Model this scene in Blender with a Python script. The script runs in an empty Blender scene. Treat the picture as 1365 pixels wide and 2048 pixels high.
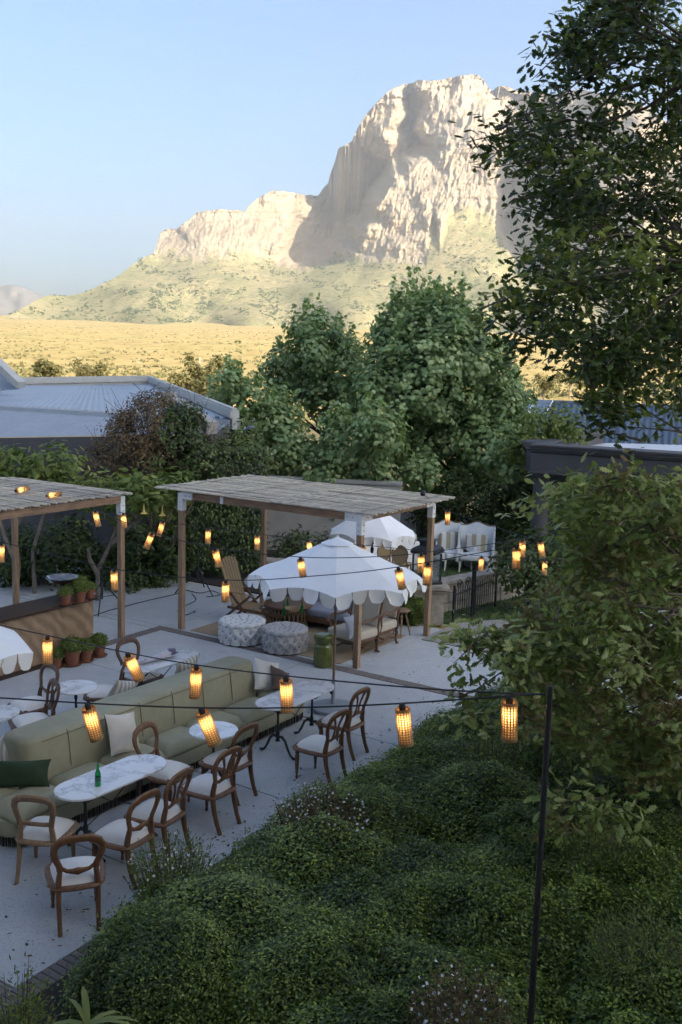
import bpy, math, random
import numpy as np
from mathutils import Vector, Matrix, Euler
random.seed(7); RNG = np.random.default_rng(11)
R = math.radians
sc = bpy.context.scene
COL = sc.collection

# ------------------------------------------------------------------ camera
F_PX, Y_HOR, ROLL, CAM_H = 1990.0, 722.0, R(1.6), 5.2
PITCH = math.atan((1024 - Y_HOR) / F_PX)
fwd = Vector((0, math.cos(PITCH), -math.sin(PITCH)))
up0 = Vector((1, 0, 0)).cross(fwd)
rgt = Vector((1, 0, 0)) * math.cos(ROLL) + up0 * math.sin(ROLL)
up = Vector((-1, 0, 0)) * math.sin(ROLL) + up0 * math.cos(ROLL)
cam = bpy.data.cameras.new('camera')
cam.sensor_fit = 'HORIZONTAL'; cam.sensor_width = 24.0; cam.lens = 24.0 * F_PX / 1365.0
cam.clip_start = 0.1; cam.clip_end = 60000
camo = bpy.data.objects.new('camera', cam); COL.objects.link(camo)
camo.matrix_world = Matrix(((rgt.x, up.x, -fwd.x, 0), (rgt.y, up.y, -fwd.y, 0), (rgt.z, up.z, -fwd.z, CAM_H), (0, 0, 0, 1)))
sc.camera = camo

# survey helpers: sight lines from the measured viewpoint to a level plane, or to a given distance north
def sight(x, y): return fwd + rgt * ((x - 682.5) / F_PX) + up * ((1024 - y) / F_PX)
def gp(x, y, z=0.0):
    d = sight(x, y); return Vector((0, 0, CAM_H)) + d * ((z - CAM_H) / d.z)
def at(x, y, dist):
    d = sight(x, y); return Vector((0, 0, CAM_H)) + d * (dist / d.y)

# ------------------------------------------------------------------ sky, sun, exposure
SUN_AZ, SUN_EL = R(50), R(21)      # azimuth: degrees to the right of straight behind the viewpoint
sun_dir = Vector((math.sin(SUN_AZ) * math.cos(SUN_EL), -math.cos(SUN_AZ) * math.cos(SUN_EL), math.sin(SUN_EL)))
w = bpy.data.worlds.new('World'); sc.world = w; w.use_nodes = True
nt = w.node_tree; bg = nt.nodes['Background']
sky = nt.nodes.new('ShaderNodeTexSky'); sky.sky_type = 'NISHITA'; sky.sun_disc = False
sky.sun_elevation = SUN_EL; sky.sun_rotation = math.atan2(sun_dir.x, sun_dir.y)
sky.altitude = 200; sky.air_density = 1.0; sky.dust_density = 5.0; sky.ozone_density = 4.2
nt.links.new(sky.outputs[0], bg.inputs[0]); bg.inputs[1].default_value = 0.088
sl = bpy.data.lights.new('sun', 'SUN'); sl.energy = 4.1; sl.angle = R(0.5); sl.color = (1.0, 0.88, 0.71)
so = bpy.data.objects.new('sun', sl); COL.objects.link(so); so.location = (60, -60, 60)
so.rotation_euler = (-sun_dir).to_track_quat('-Z', 'Y').to_euler()
vs = sc.view_settings; vs.view_transform = 'Standard'; vs.look = 'None'; vs.gamma = 1.0; vs.use_curve_mapping = False
vs.exposure = 1.9
cy = sc.cycles; cy.max_bounces = 8; cy.diffuse_bounces = 3; cy.glossy_bounces = 3; cy.transmission_bounces = 5
cy.transparent_max_bounces = 8; cy.volume_bounces = 1; cy.sample_clamp_indirect = 6.0; cy.use_denoising = True

# ------------------------------------------------------------------ tagging and mesh helpers
def tag(o, label=None, cat=None, group=None, kind=None):
    if label: o['label'] = label
    if cat: o['category'] = cat
    if group: o['group'] = group
    if kind: o['kind'] = kind
    return o
def empty(name, loc=(0, 0, 0), rz=0.0, label=None, cat=None, group=None):
    o = bpy.data.objects.new(name, None); COL.objects.link(o)
    o.empty_display_size = 0.1; o.location = loc; o.rotation_euler = (0, 0, rz)
    return tag(o, label, cat, group)
def link(name, me, mat=None, parent=None, loc=None, rot=None):
    o = bpy.data.objects.new(name, me); COL.objects.link(o)
    if mat is not None and not me.materials: me.materials.append(mat)
    if parent is not None: o.parent = parent
    if loc is not None: o.location = loc
    if rot is not None: o.rotation_euler = rot
    return o
def np_mesh(name, V, Fq, smooth=False):
    """V (n,3); Fq list/array of equal-length faces."""
    V = np.asarray(V, dtype=np.float32); Fq = np.asarray(Fq, dtype=np.int32)
    me = bpy.data.meshes.new(name); k = Fq.shape[1]; m = len(Fq)
    me.vertices.add(len(V)); me.vertices.foreach_set('co', V.ravel())
    me.loops.add(m * k); me.loops.foreach_set('vertex_index', Fq.ravel())
    me.polygons.add(m); me.polygons.foreach_set('loop_start', np.arange(0, m * k, k, dtype=np.int32))
    me.polygons.foreach_set('loop_total', np.full(m, k, dtype=np.int32))
    if smooth: me.polygons.foreach_set('use_smooth', np.ones(m, dtype=bool))
    me.update(calc_edges=True); return me
def fattr(me, name, vals):
    a = me.attributes.new(name, 'FLOAT', 'POINT'); a.data.foreach_set('value', np.asarray(vals, dtype=np.float32))
def copy_tree(o, parent=None):
    c = o.copy(); COL.objects.link(c)
    if parent is not None: c.parent = parent
    for ch in list(o.children): copy_tree(ch, c)
    return c

def unit(v): 
    v = Vector(v); return v / max(v.length, 1e-9)
class MB:
    def __init__(s): s.v = []; s.f = []
    def add(s, vs, fs):
        n = len(s.v); s.v += [tuple(p) for p in vs]; s.f += [tuple(i + n for i in f) for f in fs]; return s
    def box(s, c, d, rz=0.0, taper=1.0, M=None):
        x, y, z = d[0] / 2, d[1] / 2, d[2] / 2; vs = []
        for sz in (-1, 1):
            t = taper if sz > 0 else 1
            for sx, sy in ((-1, -1), (1, -1), (1, 1), (-1, 1)):
                p = Vector((sx * x * t, sy * y * t, sz * z))
                if M is not None: p = M @ p
                elif rz: p = Matrix.Rotation(rz, 3, 'Z') @ p
                vs.append(p + Vector(c))
        return s.add(vs, [(3, 2, 1, 0), (4, 5, 6, 7), (0, 1, 5, 4), (1, 2, 6, 5), (2, 3, 7, 6), (3, 0, 4, 7)])
    def bar(s, a, b, w, h, upv=(0, 0, 1), w2=None, h2=None):
        a, b = Vector(a), Vector(b); d = unit(b - a); u = Vector(upv)
        sd = d.cross(u); sd = unit(sd) if sd.length > 1e-5 else Vector((1, 0, 0)); u = sd.cross(d)
        w2 = w if w2 is None else w2; h2 = h if h2 is None else h2; vs = []
        for p, ww, hh in ((a, w, h), (b, w2, h2)):
            for sx, sy in ((-1, -1), (1, -1), (1, 1), (-1, 1)): vs.append(p + sd * (sx * ww / 2) + u * (sy * hh / 2))
        return s.add(vs, [(3, 2, 1, 0), (4, 5, 6, 7), (0, 1, 5, 4), (1, 2, 6, 5), (2, 3, 7, 6), (3, 0, 4, 7)])
    def tube(s, pts, r, n=8, closed=False, flat=1.0, ref=None, caps=True):
        """sweep; r scalar or list; flat squashes the section along the ref direction."""
        P = [Vector(p) for p in pts]; m = len(P); rr = r if isinstance(r, (list, tuple)) else [r] * m
        base = len(s.v); nrm = None
        for i in range(m):
            a = P[(i - 1) % m] if (closed or i > 0) else P[i]; b = P[(i + 1) % m] if (closed or i < m - 1) else P[i]
            t = unit(b - a)
            if ref is not None:
                n1 = Vector(ref) - t * t.dot(Vector(ref)); n1 = unit(n1) if n1.length > 1e-4 else nrm
            elif nrm is None:
                q = Vector((0, 0, 1)) if abs(t.z) < 0.9 else Vector((1, 0, 0)); n1 = unit(q - t * t.dot(q))
            else:
                n1 = unit(nrm - t * t.dot(nrm))
            nrm = n1; n2 = t.cross(n1)
            for k in range(n):
                an = 2 * math.pi * k / n
                s.v.append(tuple(P[i] + n1 * (math.cos(an) * rr[i] * flat) + n2 * (math.sin(an) * rr[i])))
        for i in range(m if closed else m - 1):
            for k in range(n):
                i2 = (i + 1) % m; k2 = (k + 1) % n
                s.f.append((base + i * n + k, base + i * n + k2, base + i2 * n + k2, base + i2 * n + k))
        if caps and not closed:
            s.f.append(tuple(base + k for k in range(n))[::-1]); s.f.append(tuple(base + (m - 1) * n + k for k in range(n)))
        return s
    def lathe(s, prof, n=20, c=(0, 0, 0), sx=1.0, sy=1.0, fn=None, cap=True):
        base = len(s.v); m = len(prof)
        for (r, z) in prof:
            for k in range(n):
                an = 2 * math.pi * k / n; q = fn(an, r, z) if fn else r
                s.v.append((c[0] + q * math.cos(an) * sx, c[1] + q * math.sin(an) * sy, c[2] + z))
        for i in range(m - 1):
            for k in range(n):
                k2 = (k + 1) % n; s.f.append((base + i * n + k, base + i * n + k2, base + (i + 1) * n + k2, base + (i + 1) * n + k))
        if cap:
            s.f.append(tuple(base + k for k in range(n))[::-1]); s.f.append(tuple(base + (m - 1) * n + k for k in range(n)))
        return s
    def prism(s, poly, z0, z1):
        n = len(poly); vs = [(p[0], p[1], z0) for p in poly] + [(p[0], p[1], z1) for p in poly]
        return s.add(vs, [tuple(range(n))[::-1], tuple(range(n, 2 * n))] + [(i, (i + 1) % n, n + (i + 1) % n, n + i) for i in range(n)])
    def mesh(s, name, smooth=False, bev=0.0, seg=2, ang=35):
        me = bpy.data.meshes.new(name); me.from_pydata(s.v, [], s.f)
        if bev > 0:
            import bmesh
            bm = bmesh.new(); bm.from_mesh(me)
            es = [e for e in bm.edges if len(e.link_faces) == 2 and e.calc_face_angle(0) > R(ang)]
            bmesh.ops.bevel(bm, geom=es, offset=bev, segments=seg, affect='EDGES', profile=0.5, clamp_overlap=True)
            bm.to_mesh(me); bm.free()
        if smooth:
            me.polygons.foreach_set('use_smooth', [True] * len(me.polygons))
            try: me.set_sharp_from_angle(angle=R(40))
            except Exception: pass
        me.update(); return me
    def build(s, name, mat, parent=None, smooth=False, bev=0.0, seg=2, loc=None, rot=None):
        return link(name, s.mesh(name, smooth, bev, seg), mat, parent, loc, rot)

# ------------------------------------------------------------------ material helpers
class NT:
    def __init__(s, name):
        s.m = bpy.data.materials.new(name); s.m.use_nodes = True; s.t = s.m.node_tree; s.b = s.t.nodes['Principled BSDF']; s.out = s.t.nodes['Material Output']
        s.tc = None
    def n(s, typ, **kw):
        nd = s.t.nodes.new(typ)
        for k, v in kw.items():
            if k.startswith('i_'):
                key = k[2:]; key = int(key) if key.isdigit() else key
                nd.inputs[key].default_value = v
            else: setattr(nd, k, v)
        return nd
    def l(s, a, b): s.t.links.new(a, b)
    def coord(s, kind='Object'):
        if s.tc is None: s.tc = s.n('ShaderNodeTexCoord')
        return s.tc.outputs[kind]
    def noise(s, scale, detail=4, rough=0.55, vec=None, stretch=None):
        nd = s.n('ShaderNodeTexNoise'); nd.inputs['Scale'].default_value = scale; nd.inputs['Detail'].default_value = detail; nd.inputs['Roughness'].default_value = rough
        v = vec if vec is not None else s.coord()
        if stretch is not None:
            mp = s.n('ShaderNodeMapping'); mp.inputs['Scale'].default_value = stretch; s.l(v, mp.inputs['Vector']); v = mp.outputs[0]
        s.l(v, nd.inputs['Vector']); return nd.outputs['Fac']
    def ramp(s, fac, stops):
        nd = s.n('ShaderNodeValToRGB'); e = nd.color_ramp.elements
        while len(e) < len(stops): e.new(0.5)
        for i, (p, c) in enumerate(stops): e[i].position = p; e[i].color = (c[0], c[1], c[2], 1)
        s.l(fac, nd.inputs[0]); return nd.outputs[0]
    def mix(s, fac, a, b, mode='MIX'):
        nd = s.n('ShaderNodeMix', data_type='RGBA', blend_type=mode)
        for sock, v in ((nd.inputs[0], fac), (nd.inputs[6], a), (nd.inputs[7], b)):
            if hasattr(v, 'is_output'): s.l(v, sock)
            elif isinstance(v, (int, float)): sock.default_value = v
            else: sock.default_value = (v[0], v[1], v[2], 1)
        return nd.outputs[2]
    def bump(s, h, strength=0.3, dist=0.01):
        nd = s.n('ShaderNodeBump'); nd.inputs['Strength'].default_value = strength; nd.inputs['Distance'].default_value = dist
        s.l(h, nd.inputs['Height']); s.l(nd.outputs[0], s.b.inputs['Normal'])
    def col(s, v):
        if hasattr(v, 'is_output'): s.l(v, s.b.inputs['Base Color'])
        else: s.b.inputs['Base Color'].default_value = (v[0], v[1], v[2], 1)
    def set(s, **kw):
        for k, v in kw.items(): s.b.inputs[k.replace('_', ' ')].default_value = v
        return s
def dk(c, k): return tuple(x * k for x in c)
def simple(name, c, rough=0.6, var=0.18, scale=9.0, bump=0.0, bscale=80.0, metal=0.0, stretch=None, spec=0.5, bdist=0.003):
    t = NT(name); f = t.noise(scale, 5, 0.6, stretch=stretch)
    t.col(t.ramp(f, [(0.25, dk(c, 1 - var)), (0.75, dk(c, 1 + var))])); t.b.inputs['Roughness'].default_value = rough
    t.b.inputs['Metallic'].default_value = metal; t.b.inputs['Specular IOR Level'].default_value = spec
    if bump: t.bump(t.noise(bscale, 4, 0.6, stretch=stretch), bump, bdist)
    return t.m
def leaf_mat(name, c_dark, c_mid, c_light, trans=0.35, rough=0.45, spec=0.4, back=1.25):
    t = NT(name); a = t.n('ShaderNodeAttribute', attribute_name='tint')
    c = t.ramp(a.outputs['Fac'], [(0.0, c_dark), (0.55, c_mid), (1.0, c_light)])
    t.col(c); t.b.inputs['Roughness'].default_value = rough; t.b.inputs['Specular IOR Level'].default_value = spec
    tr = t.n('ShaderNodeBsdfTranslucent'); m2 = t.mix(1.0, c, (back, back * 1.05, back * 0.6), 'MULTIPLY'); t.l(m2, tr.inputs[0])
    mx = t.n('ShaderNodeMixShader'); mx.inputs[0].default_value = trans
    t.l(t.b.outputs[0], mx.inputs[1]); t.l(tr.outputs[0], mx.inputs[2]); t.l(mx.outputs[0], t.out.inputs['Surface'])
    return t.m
HAZE = 0.00008
BULB = 9.5
# ------------------------------------------------------------------ terrain and mountains
def sstep(a, b, x): 
    t = np.clip((x - a) / (b - a), 0, 1); return t * t * (3 - 2 * t)
_P = RNG.random((256, 256)).astype(np.float32)
def vnoise(x, y):
    xi = np.floor(x).astype(int); yi = np.floor(y).astype(int); fx = x - xi; fy = y - yi
    fx = fx * fx * (3 - 2 * fx); fy = fy * fy * (3 - 2 * fy); g = lambda i, j: _P[i & 255, j & 255]
    return (g(xi, yi) * (1 - fx) + g(xi + 1, yi) * fx) * (1 - fy) + (g(xi, yi + 1) * (1 - fx) + g(xi + 1, yi + 1) * fx) * fy
def fbm(x, y, o=5, lac=2.0, gain=0.5, ridge=False):
    s = 0; a = 1.0; tot = 0
    for k in range(o):
        n = vnoise(x + 17.3 * k, y + 9.1 * k); n = 1 - np.abs(2 * n - 1) if ridge else n
        s = s + a * n; tot += a; a *= gain; x = x * lac; y = y * lac
    return s / tot
def ground_z(x, y):
    r = np.asarray(y, dtype=float)
    z = np.interp(r, [-4000, 70, 140, 300, 1000, 2600, 4000, 6000, 12000], [0, 0, 0.6, 2.0, 19, 84, 150, 170, 170])
    z = z + sstep(200, 900, np.hypot(x, y)) * (fbm(x / 160, y / 160, 4) - 0.5) * 7
    # unseen ridge added behind the viewpoint, shaped to cast shade over the garden
    s = np.array([math.sin(SUN_AZ), -math.cos(SUN_AZ)]); p = np.array([math.cos(SUN_AZ), math.sin(SUN_AZ)])
    t = x * s[0] + y * s[1]; q = x * p[0] + y * p[1]
    h = 92 * np.exp(-((t - 175) / 60) ** 2) * sstep(-420, -260, q) * (1 - sstep(58, 96, q))
    return z + h
xs = np.unique(np.concatenate([np.linspace(-12000, -800, 40), np.linspace(-800, -60, 50), np.linspace(-60, 60, 31), np.linspace(60, 420, 50), np.linspace(420, 12000, 50)]))
ys = np.unique(np.concatenate([np.linspace(-4000, -500, 12), np.linspace(-500, -20, 44), np.linspace(-20, 140, 41), np.linspace(140, 3000, 130), np.linspace(3000, 12000, 30)]))
X, Y = np.meshgrid(xs, ys); Z = ground_z(X, Y) - 0.05
nx = len(xs); idx = np.arange(X.size).reshape(X.shape)
me = np_mesh('ground', np.stack([X.ravel(), Y.ravel(), Z.ravel()], 1), np.stack([idx[:-1, :-1].ravel(), idx[:-1, 1:].ravel(), idx[1:, 1:].ravel(), idx[1:, :-1].ravel()], 1), True)
t = NT('dry_veld'); co = t.coord()
mp = t.n('ShaderNodeMapping'); mp.inputs['Scale'].default_value = (1, 0.28, 1); t.l(co, mp.inputs['Vector'])
nA = t.noise(0.012, 6, 0.6, vec=mp.outputs[0]); nB = t.noise(0.09, 6, 0.65, vec=mp.outputs[0]); nC = t.noise(0.5, 5, 0.7, vec=mp.outputs[0])
c1 = t.ramp(nA, [(0.36, (0.46, 0.33, 0.13)), (0.5, (0.54, 0.39, 0.16)), (0.62, (0.40, 0.32, 0.12))])
c2 = t.ramp(nB, [(0.42, (0.27, 0.225, 0.075)), (0.56, (0.52, 0.38, 0.16))])
c3 = t.mix(0.55, c1, c2); c4 = t.mix(t.ramp(nC, [(0.5, (0, 0, 0)), (0.68, (0.5, 0.5, 0.5))]), c3, (0.20, 0.20, 0.07))
t.col(c4); t.set(Roughness=0.95); t.b.inputs['Specular IOR Level'].default_value = 0.1
t.bump(nC, 0.6, 0.8)
tag(link('ground', me, t.m), 'dry golden veld spreading from the garden to the mountain foot', 'ground', kind='structure')

# ---- the mountain: a relief of real distances (m) surveyed by bearing and elevation
SIL = [(-420, 700), (-200, 668), (-100, 655), (0, 641), (45, 616), (81, 596), (98, 590), (141, 591), (168, 585), (202, 569), (236, 552), (277, 520), (308, 505), (317, 479), (320, 467), (333, 459), (354, 456),
       (377, 441), (395, 424), (436, 418), (492, 422), (500, 408), (518, 395), (544, 382), (569, 381), (597, 387), (615, 391), (636, 390), (650, 372), (657, 366), (660, 349), (670, 322), (677, 295), (704, 282),
       (711, 265), (724, 238), (748, 211), (775, 184), (795, 172), (822, 165), (835, 159), (859, 162), (883, 158), (910, 153), (930, 149.5), (958, 149.5), (967, 159), (977, 174), (987, 182), (997, 172), (1014, 172),
       (1031, 179), (1071, 184), (1100, 189), (1160, 178), (1230, 190), (1300, 215), (1400, 300), (1500, 350), (1650, 450), (1900, 560), (2200, 640)]
FOOT = [(-420, 705), (0, 682), (300, 668), (500, 662), (700, 655), (1000, 662), (1300, 690), (2200, 720)]
# px, py, metres
DEP = [(-300, 690, 2500), (0, 672, 2450), (0, 645, 2900), (150, 665, 2400), (150, 595, 3700), (150, 630, 3100), (300, 660, 2400), (300, 600, 3150), (300, 515, 4100), (330, 462, 4420), (330, 505, 4200), (400, 500, 4150), (400, 430, 4420), (400, 570, 3500),
       (480, 425, 4480), (480, 500, 4180), (540, 390, 4520), (545, 500, 4260), (470, 590, 3420), (500, 650, 2500), (590, 392, 4680), (575, 450, 4560), (555, 520, 4320), (620, 395, 4950), (610, 450, 4900), (600, 500, 4680), (560, 560, 4020), (545, 600, 3400),
       (655, 372, 5150), (660, 420, 5150), (650, 470, 5000), (640, 505, 4750), (675, 330, 4950), (700, 288, 4700), (722, 262, 4640), (745, 232, 4610), (735, 296, 4690), (720, 330, 5050), (710, 400, 5050), (690, 450, 4900), (740, 360, 5000), (760, 300, 4640), (762, 210, 4600), (770, 270, 4570), (785, 312, 4640), (760, 340, 4930), (725, 425, 4930), (700, 470, 4780),
       (690, 500, 4020), (720, 505, 3960), (735, 455, 4060), (765, 405, 4140), (790, 362, 4220), (830, 330, 4280), (800, 520, 3860), (850, 525, 3840), (800, 430, 4070), (860, 400, 4080), (900, 300, 4300), (950, 290, 4280), (990, 300, 4230), (900, 420, 4030), (960, 420, 4050), (990, 400, 4110), (995, 350, 4170),
       (788, 195, 4590), (818, 190, 4860), (830, 215, 4900), (820, 250, 4890), (832, 285, 4850), (800, 310, 4700), (787, 245, 4575), (852, 180, 4640), (846, 250, 4560), (860, 220, 4590), (855, 270, 4520), (880, 230, 4560), (900, 200, 4600), (905, 170, 4690), (925, 160, 4640), (920, 220, 4500), (960, 160, 4700), (970, 230, 4480), (980, 180, 4800), (990, 185, 4860), (1005, 178, 4900), (1040, 190, 4900), (1080, 200, 4860),
       (1010, 230, 4760), (1020, 300, 4700), (1030, 380, 4620), (1030, 450, 4460), (1060, 520, 4200), (1012, 520, 3600), (1090, 560, 3700), (1100, 300, 4700), (1120, 420, 4480), (1150, 220, 4380), (1160, 300, 4000), (1200, 250, 3900), (1200, 400, 3600), (1180, 520, 3350), (1260, 300, 3700), (1300, 500, 3200), (1400, 450, 3600), (1700, 560, 3300), (2100, 660, 3000),
       (880, 440, 3950), (930, 430, 3960), (980, 470, 3840), (900, 500, 3720), (960, 540, 3480), (860, 560, 3380), (760, 560, 3420), (680, 560, 3480), (620, 600, 3150), (700, 620, 2800), (850, 610, 2850), (1000, 600, 3000), (1100, 640, 2750), (700, 652, 2420), (900, 655, 2420), (1100, 668, 2420), (1300, 640, 2600), (1400, 680, 2400)]
# lower edge of bare rock: px, py
ROCK = [(-420, 560), (290, 470), (305, 512), (340, 505), (400, 520), (470, 500), (540, 520), (560, 540), (600, 545), (650, 520), (665, 508), (720, 515), (760, 520), (800, 530), (850, 528), (880, 490), (868, 440), (905, 412), (950, 425), (985, 445), (1000, 470), (1060, 560), (1110, 560), (1200, 500), (1400, 420), (2200, 560)]
def interp(tab, x):
    tab = sorted(tab); return np.interp(x, [p[0] for p in tab], [p[1] for p in tab])
NCOL, NROW = 760, 300
cx = np.concatenate([np.linspace(-420, 250, 90), np.linspace(250, 1150, NCOL - 180)[1:], np.linspace(1150, 2200, 92)[1:]]); NCOL = len(cx)
tt = np.linspace(0, 1, NROW)
silp = interp(SIL, cx) + np.where((cx > 300) & (cx < 1300), (fbm(cx / 9.0, cx * 0 + 3.3, 4) - 0.5) * 7, 0)
footp = interp(FOOT, cx) + 8
PX = np.repeat(cx[None, :], NROW, 0); PY = footp[None, :] + (silp - footp)[None, :] * tt[:, None]
rk = interp(ROCK, PX[0]); rocky = 1 - sstep(-14, 12, PY - rk[None, :] + (fbm(PX / 14, PY / 20, 4) - 0.5) * 44)
soft = 1 - sstep(-45, 25, PY - rk[None, :]); D = np.zeros_like(PX); W = np.zeros_like(PX); D2 = np.zeros_like(PX); W2 = np.zeros_like(PX)
wx = PX + (fbm(PX / 26, PY / 26, 4) - 0.5) * 24; wy = PY + (fbm(PX / 26 + 40, PY / 26 + 7, 4) - 0.5) * 24
for (a, b, d) in DEP:
    k = 1.0 / (((wx - a) ** 2 + (wy - b) ** 2 * 1.1 + 30) ** 1.9); D += k * d; W += k
    k = 1.0 / ((((PX - a) * 0.8) ** 2 + (PY - b) ** 2 * 1.6 + 2600) ** 1.8); D2 += k * d; W2 += k
D = D / W
# planar rock faces: piecewise-linear distances between the surveyed points
from mathutils.geometry import delaunay_2d_cdt
dv, _, dtri, _, _, _ = delaunay_2d_cdt([Vector((p[0], p[1])) for p in DEP], [], [], 0, 1e-4)
look = {(round(p[0], 1), round(p[1], 1)): p[2] for p in DEP}; DL = np.full(PX.shape, np.nan)
fx = PX + (fbm(PX / 18 + 5, PY / 18, 4) - 0.5) * 16; fy = PY + (fbm(PX / 18 + 60, PY / 18 + 7, 4) - 0.5) * 16
for tri in dtri:
    (x1, y1), (x2, y2), (x3, y3) = [dv[i] for i in tri]; dd = [look.get((round(dv[i].x, 1), round(dv[i].y, 1))) for i in tri]
    if None in dd: continue
    det = (y2 - y3) * (x1 - x3) + (x3 - x2) * (y1 - y3)
    if abs(det) < 1e-6: continue
    l1 = ((y2 - y3) * (fx - x3) + (x3 - x2) * (fy - y3)) / det; l2 = ((y3 - y1) * (fx - x3) + (x1 - x3) * (fy - y3)) / det; l3 = 1 - l1 - l2
    inside = (l1 >= -1e-6) & (l2 >= -1e-6) & (l3 >= -1e-6); DL[inside] = (l1 * dd[0] + l2 * dd[1] + l3 * dd[2])[inside]
D = np.where(np.isnan(DL), D, 0.62 * np.nan_to_num(DL) + 0.38 * D)
D = D * soft + (D2 / W2) * (1 - soft)
flute = fbm(wx / 15 + PY / 60, wy / 60, 5, ridge=True); fl2 = fbm(PX / 5 + wy / 40, PY / 13, 4, ridge=True); strata = fbm(PX / 120, PY / 7.0, 4)
D = D + rocky * (0.45 + 0.55 * sstep(560, 680, PX)) * ((flute - 0.5) * 56 + (fl2 - 0.5) * 20 + (np.round(strata * 9) / 9 - 0.5) * 20)
D = D + (1 - rocky) * (-(fbm((PX + PY * 0.9) / 38, (PY - PX * 0.5) / 150, 4, ridge=True) - 0.5) * 30) * sstep(0.02, 0.25, tt)[:, None]
D = D - np.clip(1 - (tt[:, None]) * 40, 0, 1) * 60
dx = (PX - 682.5) / F_PX; dy = (1024 - PY) / F_PX
dirs = np.stack([fwd[i] + rgt[i] * dx + up[i] * dy for i in range(3)], -1)
Pm = dirs * (D / dirs[..., 1])[..., None] + np.array([0, 0, CAM_H])
back = Pm[-1:].copy(); bk = [Pm]
for q in range(1, 7):
    b2 = back.copy(); b2[..., 1] += 160 * q; b2[..., 2] = np.maximum(b2[..., 2] - 130 * q ** 1.3, -20); bk.append(b2)
Pm = np.concatenate(bk, 0); rocky = np.concatenate([rocky] + [rocky[-1:]] * 6, 0)
idx = np.arange(Pm.shape[0] * NCOL).reshape(-1, NCOL)
me = np_mesh('mountain', Pm.reshape(-1, 3), np.stack([idx[:-1, :-1].ravel(), idx[:-1, 1:].ravel(), idx[1:, 1:].ravel(), idx[1:, :-1].ravel()], 1), True)
fattr(me, 'rocky', rocky.ravel())
t = NT('mountain_rock'); co = t.coord(); a = t.n('ShaderNodeAttribute', attribute_name='rocky')
mp = t.n('ShaderNodeMapping'); mp.inputs['Scale'].default_value = (1, 1, 1.0); t.l(co, mp.inputs['Vector'])
st = t.noise(0.05, 6, 0.65, stretch=(0.12, 0.12, 1.0)); fl = t.noise(0.02, 6, 0.65, stretch=(1, 1, 0.22)); bl = t.noise(0.006, 5, 0.6)
rc = t.mix(0.5, t.ramp(st, [(0.3, (0.27, 0.215, 0.15)), (0.5, (0.36, 0.295, 0.215)), (0.7, (0.40, 0.335, 0.245))]), t.ramp(fl, [(0.34, (0.22, 0.175, 0.125)), (0.42, (0.35, 0.285, 0.205)), (0.65, (0.40, 0.33, 0.24))]))
rc = t.mix(t.ramp(bl, [(0.5, (0, 0, 0)), (0.72, (0.4, 0.4, 0.4))]), rc, (0.36, 0.25, 0.16))
g1 = t.noise(0.022, 6, 0.7); g2 = t.noise(0.004, 5, 0.6); g3 = t.noise(0.055, 3, 0.6)
gc = t.mix(0.5, t.ramp(g1, [(0.35, (0.16, 0.17, 0.075)), (0.5, (0.31, 0.275, 0.14)), (0.65, (0.38, 0.325, 0.175))]), t.ramp(g2, [(0.38, (0.17, 0.19, 0.085)), (0.6, (0.38, 0.32, 0.175))]))
gc = t.mix(t.ramp(g3, [(0.56, (0, 0, 0)), (0.64, (0.75, 0.75, 0.75))]), gc, (0.065, 0.085, 0.04))
t.col(t.mix(a.outputs['Fac'], gc, rc)); t.set(Roughness=0.95); t.b.inputs['Specular IOR Level'].default_value = 0.05
t.bump(t.noise(0.028, 9, 0.72, stretch=(1, 1, 0.55)), 0.85, 20.0)
tag(link('mountain', me, t.m), 'tall sandstone mountain with sunlit cliffs above grassy slopes', 'mountain', kind='structure')

# ---- scrub: low bushes over the plain and trees on the lower slopes, too many to count
def tufts(name, P, S, mat, label, k=9):
    n = len(P); q = RNG.normal(0, 1, (n, k, 3)); q /= np.linalg.norm(q, axis=2)[..., None]; q[..., 2] = np.abs(q[..., 2]); c = P[:, None, :] + q * S[:, None, None] * np.array([1, 1, .75]) * RNG.uniform(.4, 1, (n, k, 1))
    a = RNG.normal(0, 1, (n, k, 3)); b = RNG.normal(0, 1, (n, k, 3)); a /= np.linalg.norm(a, axis=2)[..., None]; b /= np.linalg.norm(b, axis=2)[..., None]; s = S[:, None, None] * .75
    V = np.stack([c - a * s * .6 - b * s * .4, c + a * s * .7, c + b * s * .7], 2); me = np_mesh(name, V.reshape(-1, 3), np.arange(n * k * 3).reshape(-1, 3)); tag(link(name, me, mat), label, 'scrub', kind='stuff')
nS = 5200; yy = 150 * np.exp(RNG.random(nS) * math.log(14)); xx = RNG.uniform(-.42, .42, nS) * yy; keep = fbm(xx / 90 + 50, yy / 26 + 50, 3) > .47; xx, yy = xx[keep], yy[keep]
M_SCRUB = simple('renosterveld_scrub', (0.16, 0.15, 0.06), 0.95, 0.4, 0.05)
tufts('scrub', np.stack([xx, yy, ground_z(xx, yy)], 1), RNG.uniform(.35, .9, len(xx)) * (1 + yy / 1500), M_SCRUB, 'low dry scrub bushes dotted over the golden plain')
cand = np.argwhere((rocky[:NROW] < .25) & (PX > -60) & (PX < 1120) & (tt[:, None] > .03) & (fbm(PX / 22 + 3, PY / 13 + 8, 4) > .56)); cand = cand[RNG.choice(len(cand), min(2600, len(cand)), replace=False)]
tufts('slope_trees', Pm[cand[:, 0], cand[:, 1]] + RNG.normal(0, 5, (len(cand), 3)) * np.array([1, 1, 0]), RNG.uniform(3.0, 7.5, len(cand)), simple('slope_tree_foliage', (0.075, 0.10, 0.045), 0.95, 0.3, 0.01), 'scattered dark trees and bushes on the lower mountain slopes')

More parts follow.
